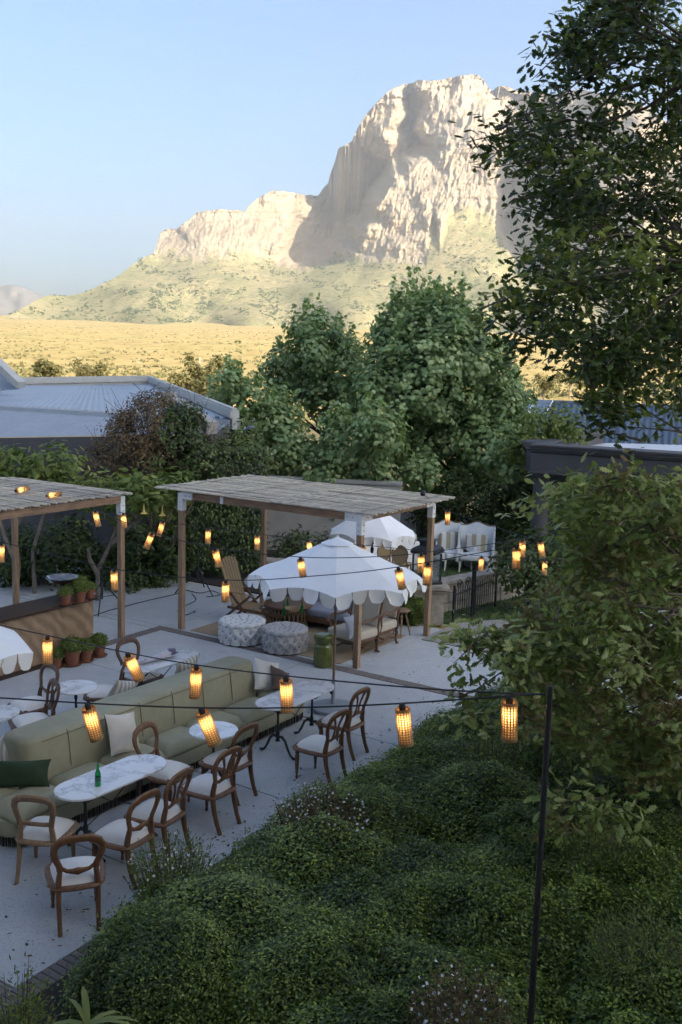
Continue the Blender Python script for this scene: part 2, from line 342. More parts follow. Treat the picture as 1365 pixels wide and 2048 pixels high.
# ---- far hill in the gap
hp = [(-260, 640), (-160, 600), (-60, 580), (0, 572), (22, 569), (40, 571), (70, 583), (95, 596), (150, 612), (240, 640), (400, 690)]
cxs = np.linspace(-260, 400, 90); top = interp(hp, cxs); V = []
for j, q in enumerate(np.linspace(0, 1, 30)):
    for i, c in enumerate(cxs):
        py = 690 + (top[i] - 690) * q; d = 7600 + 1900 * q - 420 * float(fbm(np.array([c / 26.0]), np.array([q * 3]), 4, ridge=True)[0])
        V.append(at(c, py, d)[:])
n = len(cxs); Fq = [(j * n + i, j * n + i + 1, (j + 1) * n + i + 1, (j + 1) * n + i) for j in range(29) for i in range(n - 1)]
base = len(V)
for i in range(n): v = V[29 * n + i]; V.append((v[0], v[1] + 900, -20))
Fq += [(29 * n + i, 29 * n + i + 1, base + i + 1, base + i) for i in range(n - 1)]
me = np_mesh('hill', V, Fq, True)
t = NT('far_hill_slope'); t.col(t.ramp(t.noise(0.004, 6, 0.65), [(0.35, (0.12, 0.11, 0.095)), (0.65, (0.20, 0.17, 0.14))])); t.set(Roughness=0.95)
tag(link('hill', me, t.m), 'small hazy hill in the distance beyond the mountain slope', 'hill', kind='structure')
# ------------------------------------------------------------------ courtyard: axes u (away along the sofa) and v (towards the hedge)
UA = R(57); UX = Vector((math.cos(UA), math.sin(UA), 0)); VX = Vector((math.sin(UA), -math.cos(UA), 0))
def uv(u, v, z=0.0): p = UX * u + VX * v; return Vector((p.x, p.y, z))
# materials
def concrete(name, c):
    t = NT(name); big = t.noise(0.35, 4, 0.6); fine = t.noise(55, 3, 0.7); mid = t.noise(3.0, 5, 0.65)
    b = t.ramp(mid, [(0.3, dk(c, 0.86)), (0.7, dk(c, 1.1))]); b = t.mix(0.5, b, t.ramp(big, [(0.3, dk(c, 0.8)), (0.7, dk(c, 1.1))]))
    vo = t.n('ShaderNodeTexVoronoi'); vo.inputs['Scale'].default_value = 95; t.l(t.coord(), vo.inputs['Vector'])
    sp = t.ramp(vo.outputs['Color'], [(0.0, (0.6, 0.6, 0.6)), (0.14, (0.6, 0.6, 0.6)), (0.2, (0, 0, 0))]); b = t.mix(sp, b, dk(c, 0.36))
    b = t.mix(t.ramp(fine, [(0.55, (0, 0, 0)), (0.75, (0.65, 0.65, 0.65))]), b, dk(c, 0.45))
    st = t.noise(0.9, 6, 0.7); b = t.mix(t.ramp(st, [(0.56, (0, 0, 0)), (0.7, (0.35, 0.35, 0.35))]), b, dk(c, 0.6))
    t.col(b); t.set(Roughness=0.8); t.bump(fine, 0.6, 0.006); return t.m
M_CONC = concrete('exposed_aggregate', (0.47, 0.485, 0.495))
M_BRICK = simple('dark_paving_brick', (0.17, 0.145, 0.135), 0.85, 0.3, 3.0, 0.4, 60)
M_MORTAR = simple('paving_bed', (0.30, 0.28, 0.26), 0.9, 0.2, 20, 0.3)
M_STONE = simple('weathered_stone', (0.30, 0.27, 0.23), 0.9, 0.4, 6, 0.8, 25, bdist=0.01)
M_SOIL = simple('dark_mulch', (0.035, 0.027, 0.02), 0.95, 0.4, 12, 0.8, 30, bdist=0.02)
M_LAWN = simple('lawn_blades', (0.05, 0.085, 0.02), 0.8, 0.4, 6)
M_RUG = simple('jute_rug', (0.30, 0.23, 0.15), 0.95, 0.2, 30, 0.6, 160)
def wood(name, c, rough=0.5, sc_=4.0, st=(1, 1, 0.12), spec=0.35):
    t = NT(name); g = t.noise(sc_ * 6, 6, 0.65, stretch=st); g2 = t.noise(sc_, 4, 0.6)
    b = t.ramp(g, [(0.3, dk(c, 0.55)), (0.55, c), (0.75, dk(c, 1.25))]); b = t.mix(t.ramp(g2, [(0.4, (0, 0, 0)), (0.7, (0.35, 0.35, 0.35))]), b, dk(c, 0.5))
    t.col(b); t.set(Roughness=rough); t.b.inputs['Specular IOR Level'].default_value = spec; t.bump(g, 0.2, 0.002); return t.m
M_POST = wood('cedar_post', (0.35, 0.235, 0.15), 0.7)
M_BEAM = wood('cedar_beam', (0.29, 0.185, 0.12), 0.7, st=(0.12, 0.12, 1))
M_CHAIR = wood('walnut_chair', (0.20, 0.10, 0.05), 0.42)
M_CHAIRL = wood('pale_oak_chair', (0.30, 0.19, 0.11), 0.5)
M_CHAIRD = wood('dark_oak_chair', (0.135, 0.07, 0.042), 0.42)
M_TEAK = wood('teak_slat', (0.28, 0.185, 0.11), 0.6)
M_DARKW = wood('dark_counter_wood', (0.055, 0.028, 0.02), 0.3, st=(0.1, 1, 1))
M_LATH = simple('split_pole_lath', (0.54, 0.47, 0.36), 0.85, 0.4, 5, 0.4, 60, stretch=(1, 1, 1))
M_LATH2 = simple('grey_split_pole_lath', (0.40, 0.36, 0.30), 0.85, 0.45, 5, 0.4, 60)
M_WHITEMETAL = simple('white_bracket_paint', (0.72, 0.73, 0.74), 0.4, 0.06, 5)
M_IRON = simple('black_cast_iron', (0.018, 0.02, 0.024), 0.4, 0.3, 14, 0.2, 60, spec=0.5)
M_BLACK = simple('black_rubber', (0.02, 0.02, 0.022), 0.6, 0.2)
M_STEEL = simple('steel_bowl', (0.6, 0.61, 0.63), 0.16, 0.05, 4, metal=1.0)
M_TERRA = simple('terracotta', (0.24, 0.095, 0.055), 0.8, 0.25, 8, 0.3, 50)
M_CANVAS = simple('white_canvas', (0.83, 0.83, 0.83), 0.8, 0.05, 2.2, 0.25, 4, bdist=0.02)
M_TAUPE = simple('taupe_linen', (0.43, 0.385, 0.315), 0.9, 0.07, 10, 0.3, 300)
M_DIMPLE_SHADE = simple('dimple_shade_button', (0.20, 0.20, 0.215), 0.8, 0.1)  # button colour darkened to stand in for shade in the tuft dimples
M_LINEN = simple('cream_linen', (0.62, 0.575, 0.50), 0.9, 0.07, 10, 0.3, 300)
M_SEAT = simple('ivory_upholstery', (0.69, 0.67, 0.63), 0.85, 0.05, 6, 0.25, 250)
M_GREY = simple('dove_grey_velvet', (0.40, 0.395, 0.40), 0.8, 0.08, 7, 0.2, 220)
M_PALEV = simple('ice_white_velvet', (0.62, 0.64, 0.65), 0.75, 0.07, 7, 0.2, 220)
M_BOTTLEG = simple('dark_green_velvet', (0.025, 0.05, 0.022), 0.85, 0.2, 8, 0.2, 200)
M_BLUEC = simple('blue_grey_cushion', (0.25, 0.27, 0.33), 0.85, 0.1, 8)
M_GCERAM = simple('olive_green_glaze', (0.085, 0.10, 0.015), 0.12, 0.35, 9, 0.1, 20, spec=0.7)
M_BROWNV = simple('brown_velvet', (0.10, 0.07, 0.05), 0.85, 0.2)
t = NT('sage_leather'); c = (0.33, 0.31, 0.205); a = t.noise(1.6, 5, 0.6); b = t.noise(14, 5, 0.65)
t.col(t.mix(0.4, t.ramp(a, [(0.3, dk(c, 0.8)), (0.7, dk(c, 1.2))]), t.ramp(b, [(0.3, dk(c, 0.8)), (0.7, dk(c, 1.15))]))); t.set(Roughness=0.62); t.bump(b, 0.25, 0.004); M_SAGE = t.m
t = NT('veined_marble'); wv = t.noise(1.5, 6, 0.62); ab = t.n('ShaderNodeMath', operation='SUBTRACT'); t.l(wv, ab.inputs[0]); ab.inputs[1].default_value = 0.5
a2 = t.n('ShaderNodeMath', operation='ABSOLUTE'); t.l(ab.outputs[0], a2.inputs[0])
vn = t.ramp(a2.outputs[0], [(0.0, (0.42, 0.43, 0.45)), (0.012, (0.66, 0.66, 0.67)), (0.05, (0.76, 0.76, 0.76))]); cl = t.noise(1.3, 5, 0.6)
t.col(t.mix(t.ramp(cl, [(0.45, (0, 0, 0)), (0.75, (0.4, 0.4, 0.4))]), vn, (0.60, 0.61, 0.63))); t.set(Roughness=0.12); M_MARBLE = t.m
t = NT('cane_weave'); ck = t.n('ShaderNodeTexChecker'); ck.inputs['Scale'].default_value = 90; ck.inputs[1].default_value = (0.36, 0.26, 0.15, 1); ck.inputs[2].default_value = (0.22, 0.15, 0.08, 1); t.l(t.coord(), ck.inputs[0])
t.col(t.mix(0.4, ck.outputs[0], t.ramp(t.noise(12, 4), [(0.3, (0.24, 0.17, 0.1)), (0.7, (0.36, 0.27, 0.16))]))); t.set(Roughness=0.7); M_CANE = t.m
def stripes(name, a, b, scale, axis='X'):
    t = NT(name); s = t.n('ShaderNodeSeparateXYZ'); t.l(t.coord(), s.inputs[0]); m = t.n('ShaderNodeMath', operation='MULTIPLY'); t.l(s.outputs[axis], m.inputs[0]); m.inputs[1].default_value = scale
    f = t.n('ShaderNodeMath', operation='FRACT'); t.l(m.outputs[0], f.inputs[0]); r = t.n('ShaderNodeValToRGB'); r.color_ramp.interpolation = 'CONSTANT'
    r.color_ramp.elements[0].color = (*a, 1); r.color_ramp.elements[1].position = 0.5; r.color_ramp.elements[1].color = (*b, 1); t.l(f.outputs[0], r.inputs[0])
    t.col(t.mix(0.85, t.ramp(t.noise(20, 4), [(0.3, dk(a, 0.9)), (0.7, a)]), r.outputs[0])); t.set(Roughness=0.85); return t.m
M_STRIPE = stripes('ivory_gold_stripe', (0.60, 0.60, 0.58), (0.32, 0.27, 0.15), 4.2)
M_TICK = stripes('grey_ticking', (0.62, 0.60, 0.56), (0.33, 0.31, 0.29), 16)
t = NT('green_bottle_glass'); t.col((0.02, 0.42, 0.10)); t.set(Roughness=0.04, IOR=1.5); t.b.inputs['Transmission Weight'].default_value = 0.85; M_GGLASS = t.m
t = NT('clear_glass'); t.col((0.9, 0.95, 0.97)); t.set(Roughness=0.03, IOR=1.45); t.b.inputs['Transmission Weight'].default_value = 0.95; M_GLASS = t.m
M_PAPER = simple('tissue_paper', (0.62, 0.58, 0.62), 0.8, 0.15, 18, 0.6, 30, bdist=0.01)
def chevron():
    t = NT('carved_counter_front'); c = (0.30, 0.20, 0.12); g = t.noise(7, 6, 0.65, stretch=(1, 1, 0.4)); wv = t.n('ShaderNodeTexWave', wave_type='BANDS', bands_direction='DIAGONAL'); wv.inputs['Scale'].default_value = 2.2; wv.inputs['Distortion'].default_value = 5; wv.inputs['Detail'].default_value = 2; t.l(t.coord(), wv.inputs[0])
    t.col(t.mix(0.5, t.ramp(g, [(0.3, dk(c, 0.6)), (0.7, dk(c, 1.2))]), t.ramp(wv.outputs[0], [(0.2, dk(c, 0.65)), (0.7, dk(c, 1.1))]))); t.set(Roughness=0.7); t.bump(wv.outputs[0], 0.5, 0.02); return t.m
M_CARVED = chevron()

# ---- terrace: concrete slabs with open joints between them
tb = MB(); tb.prism([(p.x, p.y) for p in (uv(2, -40), uv(2, -6.05), uv(13.66, -6.05), uv(13.66, -2), uv(22, -2), uv(22, -8.2), uv(17.2, -8.6), uv(17.2, -40))][::-1], -0.06, -0.012)
bed = tb.build('terrace', simple('dark_joint_mortar', (0.12, 0.115, 0.11), 0.95, 0.2)); tag(bed, 'pale exposed aggregate concrete terrace', 'terrace', kind='structure')  # dark mortar bed that shows in the slab joints
def slab(u0, u1, v0, v1):
    g = 0.009; MB().prism([(p.x, p.y) for p in (uv(u0 + g, v0 + g), uv(u0 + g, v1 - g), uv(u1 - g, v1 - g), uv(u1 - g, v0 + g))], -0.012, 0.0).build('slab', M_CONC, bed)
for (u0, u1) in ((2.0, 4.6), (4.9, 6.9), (6.9, 9.1), (9.1, 11.4), (11.4, 13.69)):
    for (v0, v1) in ((-40, -19), (-19, -13.16), (-13.16 + 0.22, -9.6), (-9.6, -6.27)): slab(u0, u1, v0, v1)
for (u0, u1) in ((13.91, 17.2),):
    for (v0, v1) in ((-40, -19), (-19, -13.05), (-13.05, -8.7), (-8.7, -5.2), (-5.2, -2.0)): slab(u0, u1, v0, v1)
slab(13.69, 13.91, -40, -13.16); slab(17.2, 22, -6.0, -2)
# ---- brick bands set into the terrace
brick_me = MB().box((0, 0, 0), (0.215, 0.068, 0.05)).mesh('brick', bev=0.004, seg=1)
def band(u0, v0, u1, v1, wid, label):
    a, b = uv(u0, v0), uv(u1, v1); L = (b - a).length; d = unit(b - a); rz = math.atan2(d.y, d.x); mid = (a + b) / 2
    root = MB().box((0, 0, -0.012), (L, wid, 0.012), 0).build('brick_band', M_MORTAR); root.location = mid; root.rotation_euler = (0, 0, rz); tag(root, label, 'paving', kind='structure')
    n = int(L / 0.078)
    for i in range(n):
        o = link('brick', brick_me, M_BRICK, root); o.location = (-L / 2 + (i + 0.5) * L / n, random.uniform(-0.003, 0.003), -0.018 + random.uniform(-0.002, 0.002)); o.rotation_euler = (random.uniform(-.01, .01), 0, R(90) + random.uniform(-.015, .015))
band(13.8, -13.0, 13.8, -6.05, 0.22, 'dark brick band crossing the terrace beneath the wooden pergola')
band(11.0, -13.05, 13.9, -13.05, 0.22, 'dark brick band running past the bar counter')
band(4.62, -6.16, 9.0, -6.16, 0.22, 'dark brick edging between terrace and green shrubs')
band(4.76, -8.6, 4.76, -6.28, 0.26, 'dark brick band crossing the corner beside the shrubs')
# herringbone patch by the gate
hb = MB().box((0, 0, -0.012), (4.6, 2.7, 0.012)).build('brick_paving', M_MORTAR); hb.location = uv(18.55, -7.3, 0.024); hb.rotation_euler = (0, 0, UA); tag(hb, 'herringbone brick paving in front of the iron gate', 'paving', kind='structure')
k = 0
for i in range(-14, 15):
    for j in range(-14, 15):
        x = (i - j) * 0.075 * 1.0 + (0.0375 if (i + j) % 2 else 0); y = (i + j) * 0.0
cell = 0.0765
for i in range(-40, 41):
    for j in range(-30, 31):
        # herringbone: bricks of 3x1 cells, rows shifted by one cell
        if (i - j) % 6 == 0: cxy, hor = (i + 1, j), True
        elif (i - j) % 6 == 3: cxy, hor = (i, j + 1 - 2), False
        else: continue
        x, y = cxy[0] * cell, cxy[1] * cell
        xr, yr = (x - y) * 0.7071, (x + y) * 0.7071
        if abs(xr) > 1.35 or abs(yr) > 0.75 or k >= 290: continue
        o = link('brick', brick_me, M_BRICK, hb); o.location = (xr - 0.75, yr - 0.25, -0.016 + random.uniform(-.002, .002)); o.rotation_euler = (0, 0, R(45) + (0 if hor else R(90))); k += 1
# planting bed, lawn
MB().prism([(p.x, p.y) for p in (uv(3.6, -6.04), uv(3.6, 8), uv(13.5, 8), uv(13.5, -6.04))], -0.04, 0.02).build('soil_bed', M_SOIL); tag(bpy.data.objects['soil_bed'], 'dark mulched planting bed under the shrubs', 'soil', kind='structure')
MB().prism([(p.x, p.y) for p in (uv(17.3, -30), uv(17.3, -9.0), uv(31, -9.0), uv(31, -30))], -0.045, -0.004).build('garden_soil', M_SOIL); tag(bpy.data.objects['garden_soil'], 'shaded garden soil behind the pergola', 'soil', kind='structure')
lw = MB().prism([(-0.6, 19.8), (2.2, 19.6), (9.5, 22.0), (9.5, 31), (-0.6, 31)], -0.02, 0.02).build('lawn', M_LAWN); tag(lw, 'green lawn behind the stone pier', 'lawn', kind='structure')
pts = np.column_stack([RNG.uniform(0, 7, 26000), RNG.uniform(19.9, 27.5, 26000)]); h = RNG.uniform(0.03, 0.07, 26000); an = RNG.uniform(0, 6.28, 26000); wdt = 0.006
V = np.empty((26000, 3, 3)); V[:, 0] = np.column_stack([pts[:, 0] - np.cos(an) * wdt, pts[:, 1] - np.sin(an) * wdt, np.full(26000, 0.02)]); V[:, 1] = np.column_stack([pts[:, 0] + np.cos(an) * wdt, pts[:, 1] + np.sin(an) * wdt, np.full(26000, 0.02)])
V[:, 2] = np.column_stack([pts[:, 0] + RNG.normal(0, .02, 26000), pts[:, 1] + RNG.normal(0, .02, 26000), 0.02 + h])
gm = np_mesh('grass', V.reshape(-1, 3), np.arange(78000).reshape(-1, 3)); tag(link('grass', gm, M_LAWN), 'short mown grass of the garden lawn', 'grass', kind='stuff')
rugo = MB().box((0, 0, 0.006), (2.3, 3.45, 0.012)).build('rug', M_RUG, bev=0.004); rugo.location = uv(15.15, -10.75); rugo.rotation_euler = (0, 0, UA); tag(rugo, 'flat brown jute rug under the lounge furniture', 'rug')

# ---- the guest house whose upper window is the viewpoint, behind; side wing and deep eave added to darken the near terrace
wh = MB().box((0, -3.2, 4.6), (44, 5.58, 9.2)).box((-12.3, 3.4, 4.0), (12, 8.0, 8.0)).build('guest_house', simple('limewashed_wall', (0.45, 0.43, 0.40), 0.9, 0.1, 2)); tag(wh, 'limewashed guest house standing behind the viewpoint, side wing added for shade', 'building')
rf = MB(); rf.add([(-22.6, -6.6, 9.2), (22.6, -6.6, 9.2), (22.6, 1.9, 8.6), (-22.6, 1.9, 8.6), (-22.6, -3.2, 12.4), (22.6, -3.2, 12.4)], [(0, 1, 5, 4), (2, 3, 4, 5), (0, 4, 3), (1, 2, 5), (3, 2, 1, 0)])
rf.build('roof', simple('slate_roof', (0.10, 0.10, 0.11), 0.8, 0.2, 3), wh)
for i in range(-5, 6):
    for z in (2.0, 6.0):
        if i: MB().box((i * 3.6, -0.38, z), (1.2, 0.06, 1.9)).build('window', M_GLASS, wh)
# ------------------------------------------------------------------ pergolas
lath_meshes = []
def lath_mesh(L, k):
    m = MB(); n = 7; pts = [(0, L * (i / n - 0.5), random.uniform(-0.006, 0.006)) for i in range(n + 1)]; pts = [(random.uniform(-0.006, 0.006), p[1], p[2]) for p in pts]
    r = random.uniform(0.014, 0.023); m.tube(pts, [r * random.uniform(0.8, 1.15) for _ in pts], 6, flat=0.75); return m.mesh('lath', True)
def pergola(name, corners, H, label, roof, mats, skip_posts=()):
    """corners in (u,v); roof = (u0,u1,v0,v1, seam list)."""
    root = empty(name, uv(*corners[0]), 0, label, 'pergola')
    def W(u, v, z): return uv(u, v, z) - uv(*corners[0])
    ps = 0.10
    for i, (u, v) in enumerate(corners):
        if i in skip_posts: continue
        MB().box(W(u, v, (H - 0.12) / 2), (ps, ps, H - 0.12), UA).build('post', M_POST, root, bev=0.006)
    us = [c[0] for c in corners]; vs_ = [c[1] for c in corners]; u0, u1, v0, v1 = min(us), max(us), min(vs_), max(vs_)
    for (a, b) in (((u0, v0), (u0, v1)), ((u0, v1), (u1, v1)), ((u1, v0), (u1, v1)), ((u0, v0), (u1, v0))):
        pa, pb = W(*a, H - 0.05), W(*b, H - 0.05); d = unit(pb - pa); MB().bar(pa + d * 0.056, pb - d * 0.056, 0.055, 0.13).build('beam', M_BEAM, root, bev=0.004)
    for kx in (1, 2, 3):
        vv = v0 + (v1 - v0) * kx / 4; MB().bar(W(u0 + 0.04, vv, H - 0.03), W(u1 - 0.04, vv, H - 0.03), 0.05, 0.08).build('rafter', M_BEAM, root)
        if kx == 1: MB().box(W(u0 - 0.032, vv, H - 0.05), (0.012, 0.07, 0.135), UA).build('bracket', M_WHITEMETAL, root)
    # white steel corner brackets: sleeve on the post, plate along each beam, bolts
    for i, (u, v) in enumerate(corners):
        if i in skip_posts: continue
        br = MB().box(W(u, v, H - 0.17), (ps + 0.016, ps + 0.016, 0.34), UA)
        su, sv = (1 if u == u0 else -1), (1 if v == v0 else -1)
        br.box(W(u, v + sv * 0.17, H - 0.05), (ps + 0.010, 0.24, 0.138), UA); br.box(W(u + su * 0.17, v, H - 0.05), (0.24, ps + 0.010, 0.138), UA)
        b = br.build('corner_bracket', M_WHITEMETAL, root, bev=0.003, seg=1)
        for (dz, dv) in ((-0.27, 0.0), (-0.17, 0.0), (-0.05, 0.13), (-0.05, 0.24)):
            q = MB().box(W(u - 0.062, v + sv * dv, H + dz), (0.012, 0.014, 0.014), UA) if su > 0 else MB().box(W(u + 0.062, v + sv * dv, H + dz), (0.012, 0.014, 0.014), UA)
            q.build('bolt', M_BLACK, b)
            q = MB().box(W(u + su * dv, v + sv * -0.062, H + dz), (0.014, 0.012, 0.014), UA); q.build('bolt', M_BLACK, b)
    r0, r1, s0, s1 = roof[:4]; seams = [s0] + list(roof[4]) + [s1]
    for a, b in zip(seams[:-1], seams[1:]):
        ms = [lath_mesh(b - a + 0.06, i) for i in range(6)]
        for q in ms: q.materials.append(random.choice(mats))
        n = int((r1 - r0) / 0.043); lift = random.choice((0.0, 0.012))
        for i in range(n):
            uu = r0 + (i + 0.5) * (r1 - r0) / n; o = bpy.data.objects.new('lath', random.choice(ms)); COL.objects.link(o); o.parent = root
            o.location = W(uu, (a + b) / 2 + random.gauss(0, 0.03), H + 0.045 + lift + random.uniform(0, 0.022)); o.rotation_euler = (random.gauss(0, 0.002), random.uniform(0, 6), R(57 - 90 + 180) * 0 + UA + random.gauss(0, 0.0035))
    for vv in np.linspace(s0 + 0.25, s1 - 0.25, 4): MB().bar(W(r0, vv, H + 0.075), W(r1, vv, H + 0.075), 0.006, 0.005).build('wire', M_BLACK, root)
    return root
PH = 2.66
pergola('pergola', [(14.0, -12.69), (14.0, -8.69), (16.56, -8.71), (16.56, -12.69)], PH, 'wooden pergola with lath roof over the lounge chairs and stone pier end', (13.86, 16.75, -13.25, -8.35, [-10.55]), [M_LATH, M_LATH, M_LATH2])
pergola('pergola', [(8.6, -16.1), (8.6, -13.1), (12.85, -13.14), (12.85, -16.1)], PH, 'wooden pergola with lath roof over the bar counter and two fallen lanterns', (8.3, 12.98, -16.3, -13.0, []), [M_LATH2, M_LATH2, M_LATH])

# ------------------------------------------------------------------ bar counter with pots
ct = empty('bar_counter', uv(10.4, -13.08), UA, 'carved brown bar counter with dark wooden top under the pergola', 'counter')
MB().box((0, -0.0, 0.48), (2.96, 0.5, 0.96)).build('front_panel', M_CARVED, ct, bev=0.006)
MB().box((0, 0.02, 0.985), (3.06, 0.66, 0.05)).build('counter_top', M_DARKW, ct, bev=0.008)
for i in range(5): MB().box((-1.12 + i * 0.56, -0.255, 0.04), (0.55, 0.02, 0.08)).build('plinth_board', M_DARKW, ct)
pot_prof = [(0.062, 0), (0.085, 0.13), (0.098, 0.13), (0.1, 0.165), (0.086, 0.165), (0.08, 0.14)]
pot_me = MB().lathe(pot_prof, 18).mesh('pot', True); saucer_me = MB().lathe([(0.09, 0), (0.115, 0.02), (0.105, 0.02), (0.09, 0.008)], 18).mesh('saucer', True)
pot_me.materials.append(M_TERRA); saucer_me.materials.append(M_TERRA)

# ------------------------------------------------------------------ round / oval cafe tables
def stadium(hl, r, n=14, sx=1.0):
    return [(hl + r * math.cos(a), r * math.sin(a)) for a in np.linspace(-math.pi / 2, math.pi / 2, n)] + [(-hl + r * math.cos(a), r * math.sin(a)) for a in np.linspace(math.pi / 2, 1.5 * math.pi, n)]
def tripod(m, x, z0=0.0, ang0=0.0, n=3, reach=0.24):
    m.lathe([(0.035, 0.20), (0.022, 0.24), (0.03, 0.30), (0.018, 0.34), (0.016, 0.55), (0.026, 0.60), (0.016, 0.64), (0.02, 0.70)], 10, (x, 0, 0))
def leg_curve(x, ang, reach):
    c, s = math.cos(ang), math.sin(ang); prof = [(0.02, 0.26), (0.06, 0.27), (0.11, 0.22), (0.15, 0.12), (0.19, 0.045), (0.235, 0.018), (0.26, 0.022)]
    return [(x + p[0] * c * reach / 0.26, p[0] * s * reach / 0.26, p[1]) for p in prof]
def round_table(u, v, r, label, rz=0.0):
    t = empty('cafe_table', uv(u, v), UA + rz, label, 'table', None)
    MB().lathe([(r - 0.012, 0.722), (r, 0.728), (r, 0.742), (r - 0.008, 0.75)], 44).build('table_top', M_MARBLE, t, True)
    m = MB(); tripod(m, 0); m.build('column', M_IRON, t, True); MB().lathe([(0.1, 0.70), (0.1, 0.722)], 12).build('top_plate', M_IRON, t)
    for k in range(3): MB().tube(leg_curve(0, k * 2.094 + 0.5, 0.27), [0.02, 0.02, 0.018, 0.017, 0.016, 0.018, 0.014], 7).build('foot', M_IRON, t, True)
    return t
def oval_table(u, v, hl, r, label, rz=0.0):
    t = empty('cafe_table', uv(u, v), UA + rz, label, 'table', None)
    MB().prism(stadium(hl, r), 0.722, 0.75).build('table_top', M_MARBLE, t, bev=0.008)
    for x in (-hl * 0.85, hl * 0.85):
        m = MB(); tripod(m, x); cl = m.build('column', M_IRON, t, True)
        MB().tube([(x, -0.15, 0.72), (x, -0.13, 0.66), (x, -0.06, 0.60), (x, 0, 0.59), (x, 0.06, 0.60), (x, 0.13, 0.66), (x, 0.15, 0.72)], 0.012, 6).build('fork', M_IRON, cl, True)
        for sgn in (-1, 1): MB().tube(leg_curve(x, sgn * R(90), 0.30), [0.02, 0.02, 0.018, 0.017, 0.016, 0.02, 0.014], 7).build('foot', M_IRON, t, True)
    for sgn in (-1, 1): MB().tube([(-sgn * hl * 0.83, 0, 0.30), (0, 0, 0.45), (sgn * hl * 0.80, 0, 0.70)], 0.007, 5).build('brace', M_IRON, t, True)
    return t
oval_table(7.17, -7.48, 0.43, 0.265, 'oval marble cafe table with the tall green bottle standing on it', R(-3))
round_table(8.84, -7.49, 0.30, 'round marble cafe table with a green glass, by the sofa seat')
oval_table(10.51, -7.47, 0.44, 0.265, 'oval marble cafe table near the parasol base, bare top', R(-2))
round_table(8.93, -10.0, 0.29, 'small bare round marble cafe table behind the sofa back')
oval_table(10.5, -9.93, 0.43, 0.265, 'oval marble cafe table with a wrapped bouquet lying on it', R(-4))
oval_table(7.30, -10.02, 0.36, 0.28, 'marble cafe table behind the sofa, beside the left parasol fringe'.replace('left ', 'low '), R(0))

# ------------------------------------------------------------------ chairs
def cushion_mesh(name, wf, wb, d, h, n=18, puff=0.5):
    V = []; m = MB()
    for sgn in (1, -1):
        for j in range(n + 1):
            for i in range(n + 1):
                a, b = i / n * 2 - 1, j / n * 2 - 1
                ww = (wb + (wf - wb) * (b + 1) / 2) / 2; x = ww * a * (1 - 0.05 * b * b); y = d / 2 * b * (1 - 0.06 * a * a)
                e = max(0.0, (1 - a ** 6)) ** 0.5 * max(0.0, (1 - b ** 6)) ** 0.5; dome = (1 - a * a) * (1 - b * b)
                V.append((x, y, (h * (0.45 * e + puff * dome)) if sgn > 0 else 0.0))
    N = (n + 1) ** 2; Fq = []
    for j in range(n):
        for i in range(n):
            q = [j * (n + 1) + i, j * (n + 1) + i + 1, (j + 1) * (n + 1) + i + 1, (j + 1) * (n + 1) + i]; Fq.append(q); Fq.append([N + k for k in q[::-1]])
    me = np_mesh(name, V, Fq, True); return me
def turned_leg(x, y, H=0.44):
    return MB().lathe([(0.014, 0), (0.018, 0.03), (0.013, 0.05), (0.02, 0.09), (0.017, 0.11), (0.024, 0.14), (0.03, 0.30), (0.022, 0.33), (0.03, 0.345), (0.022, 0.36), (0.027, H)], 10, (x, y, 0))
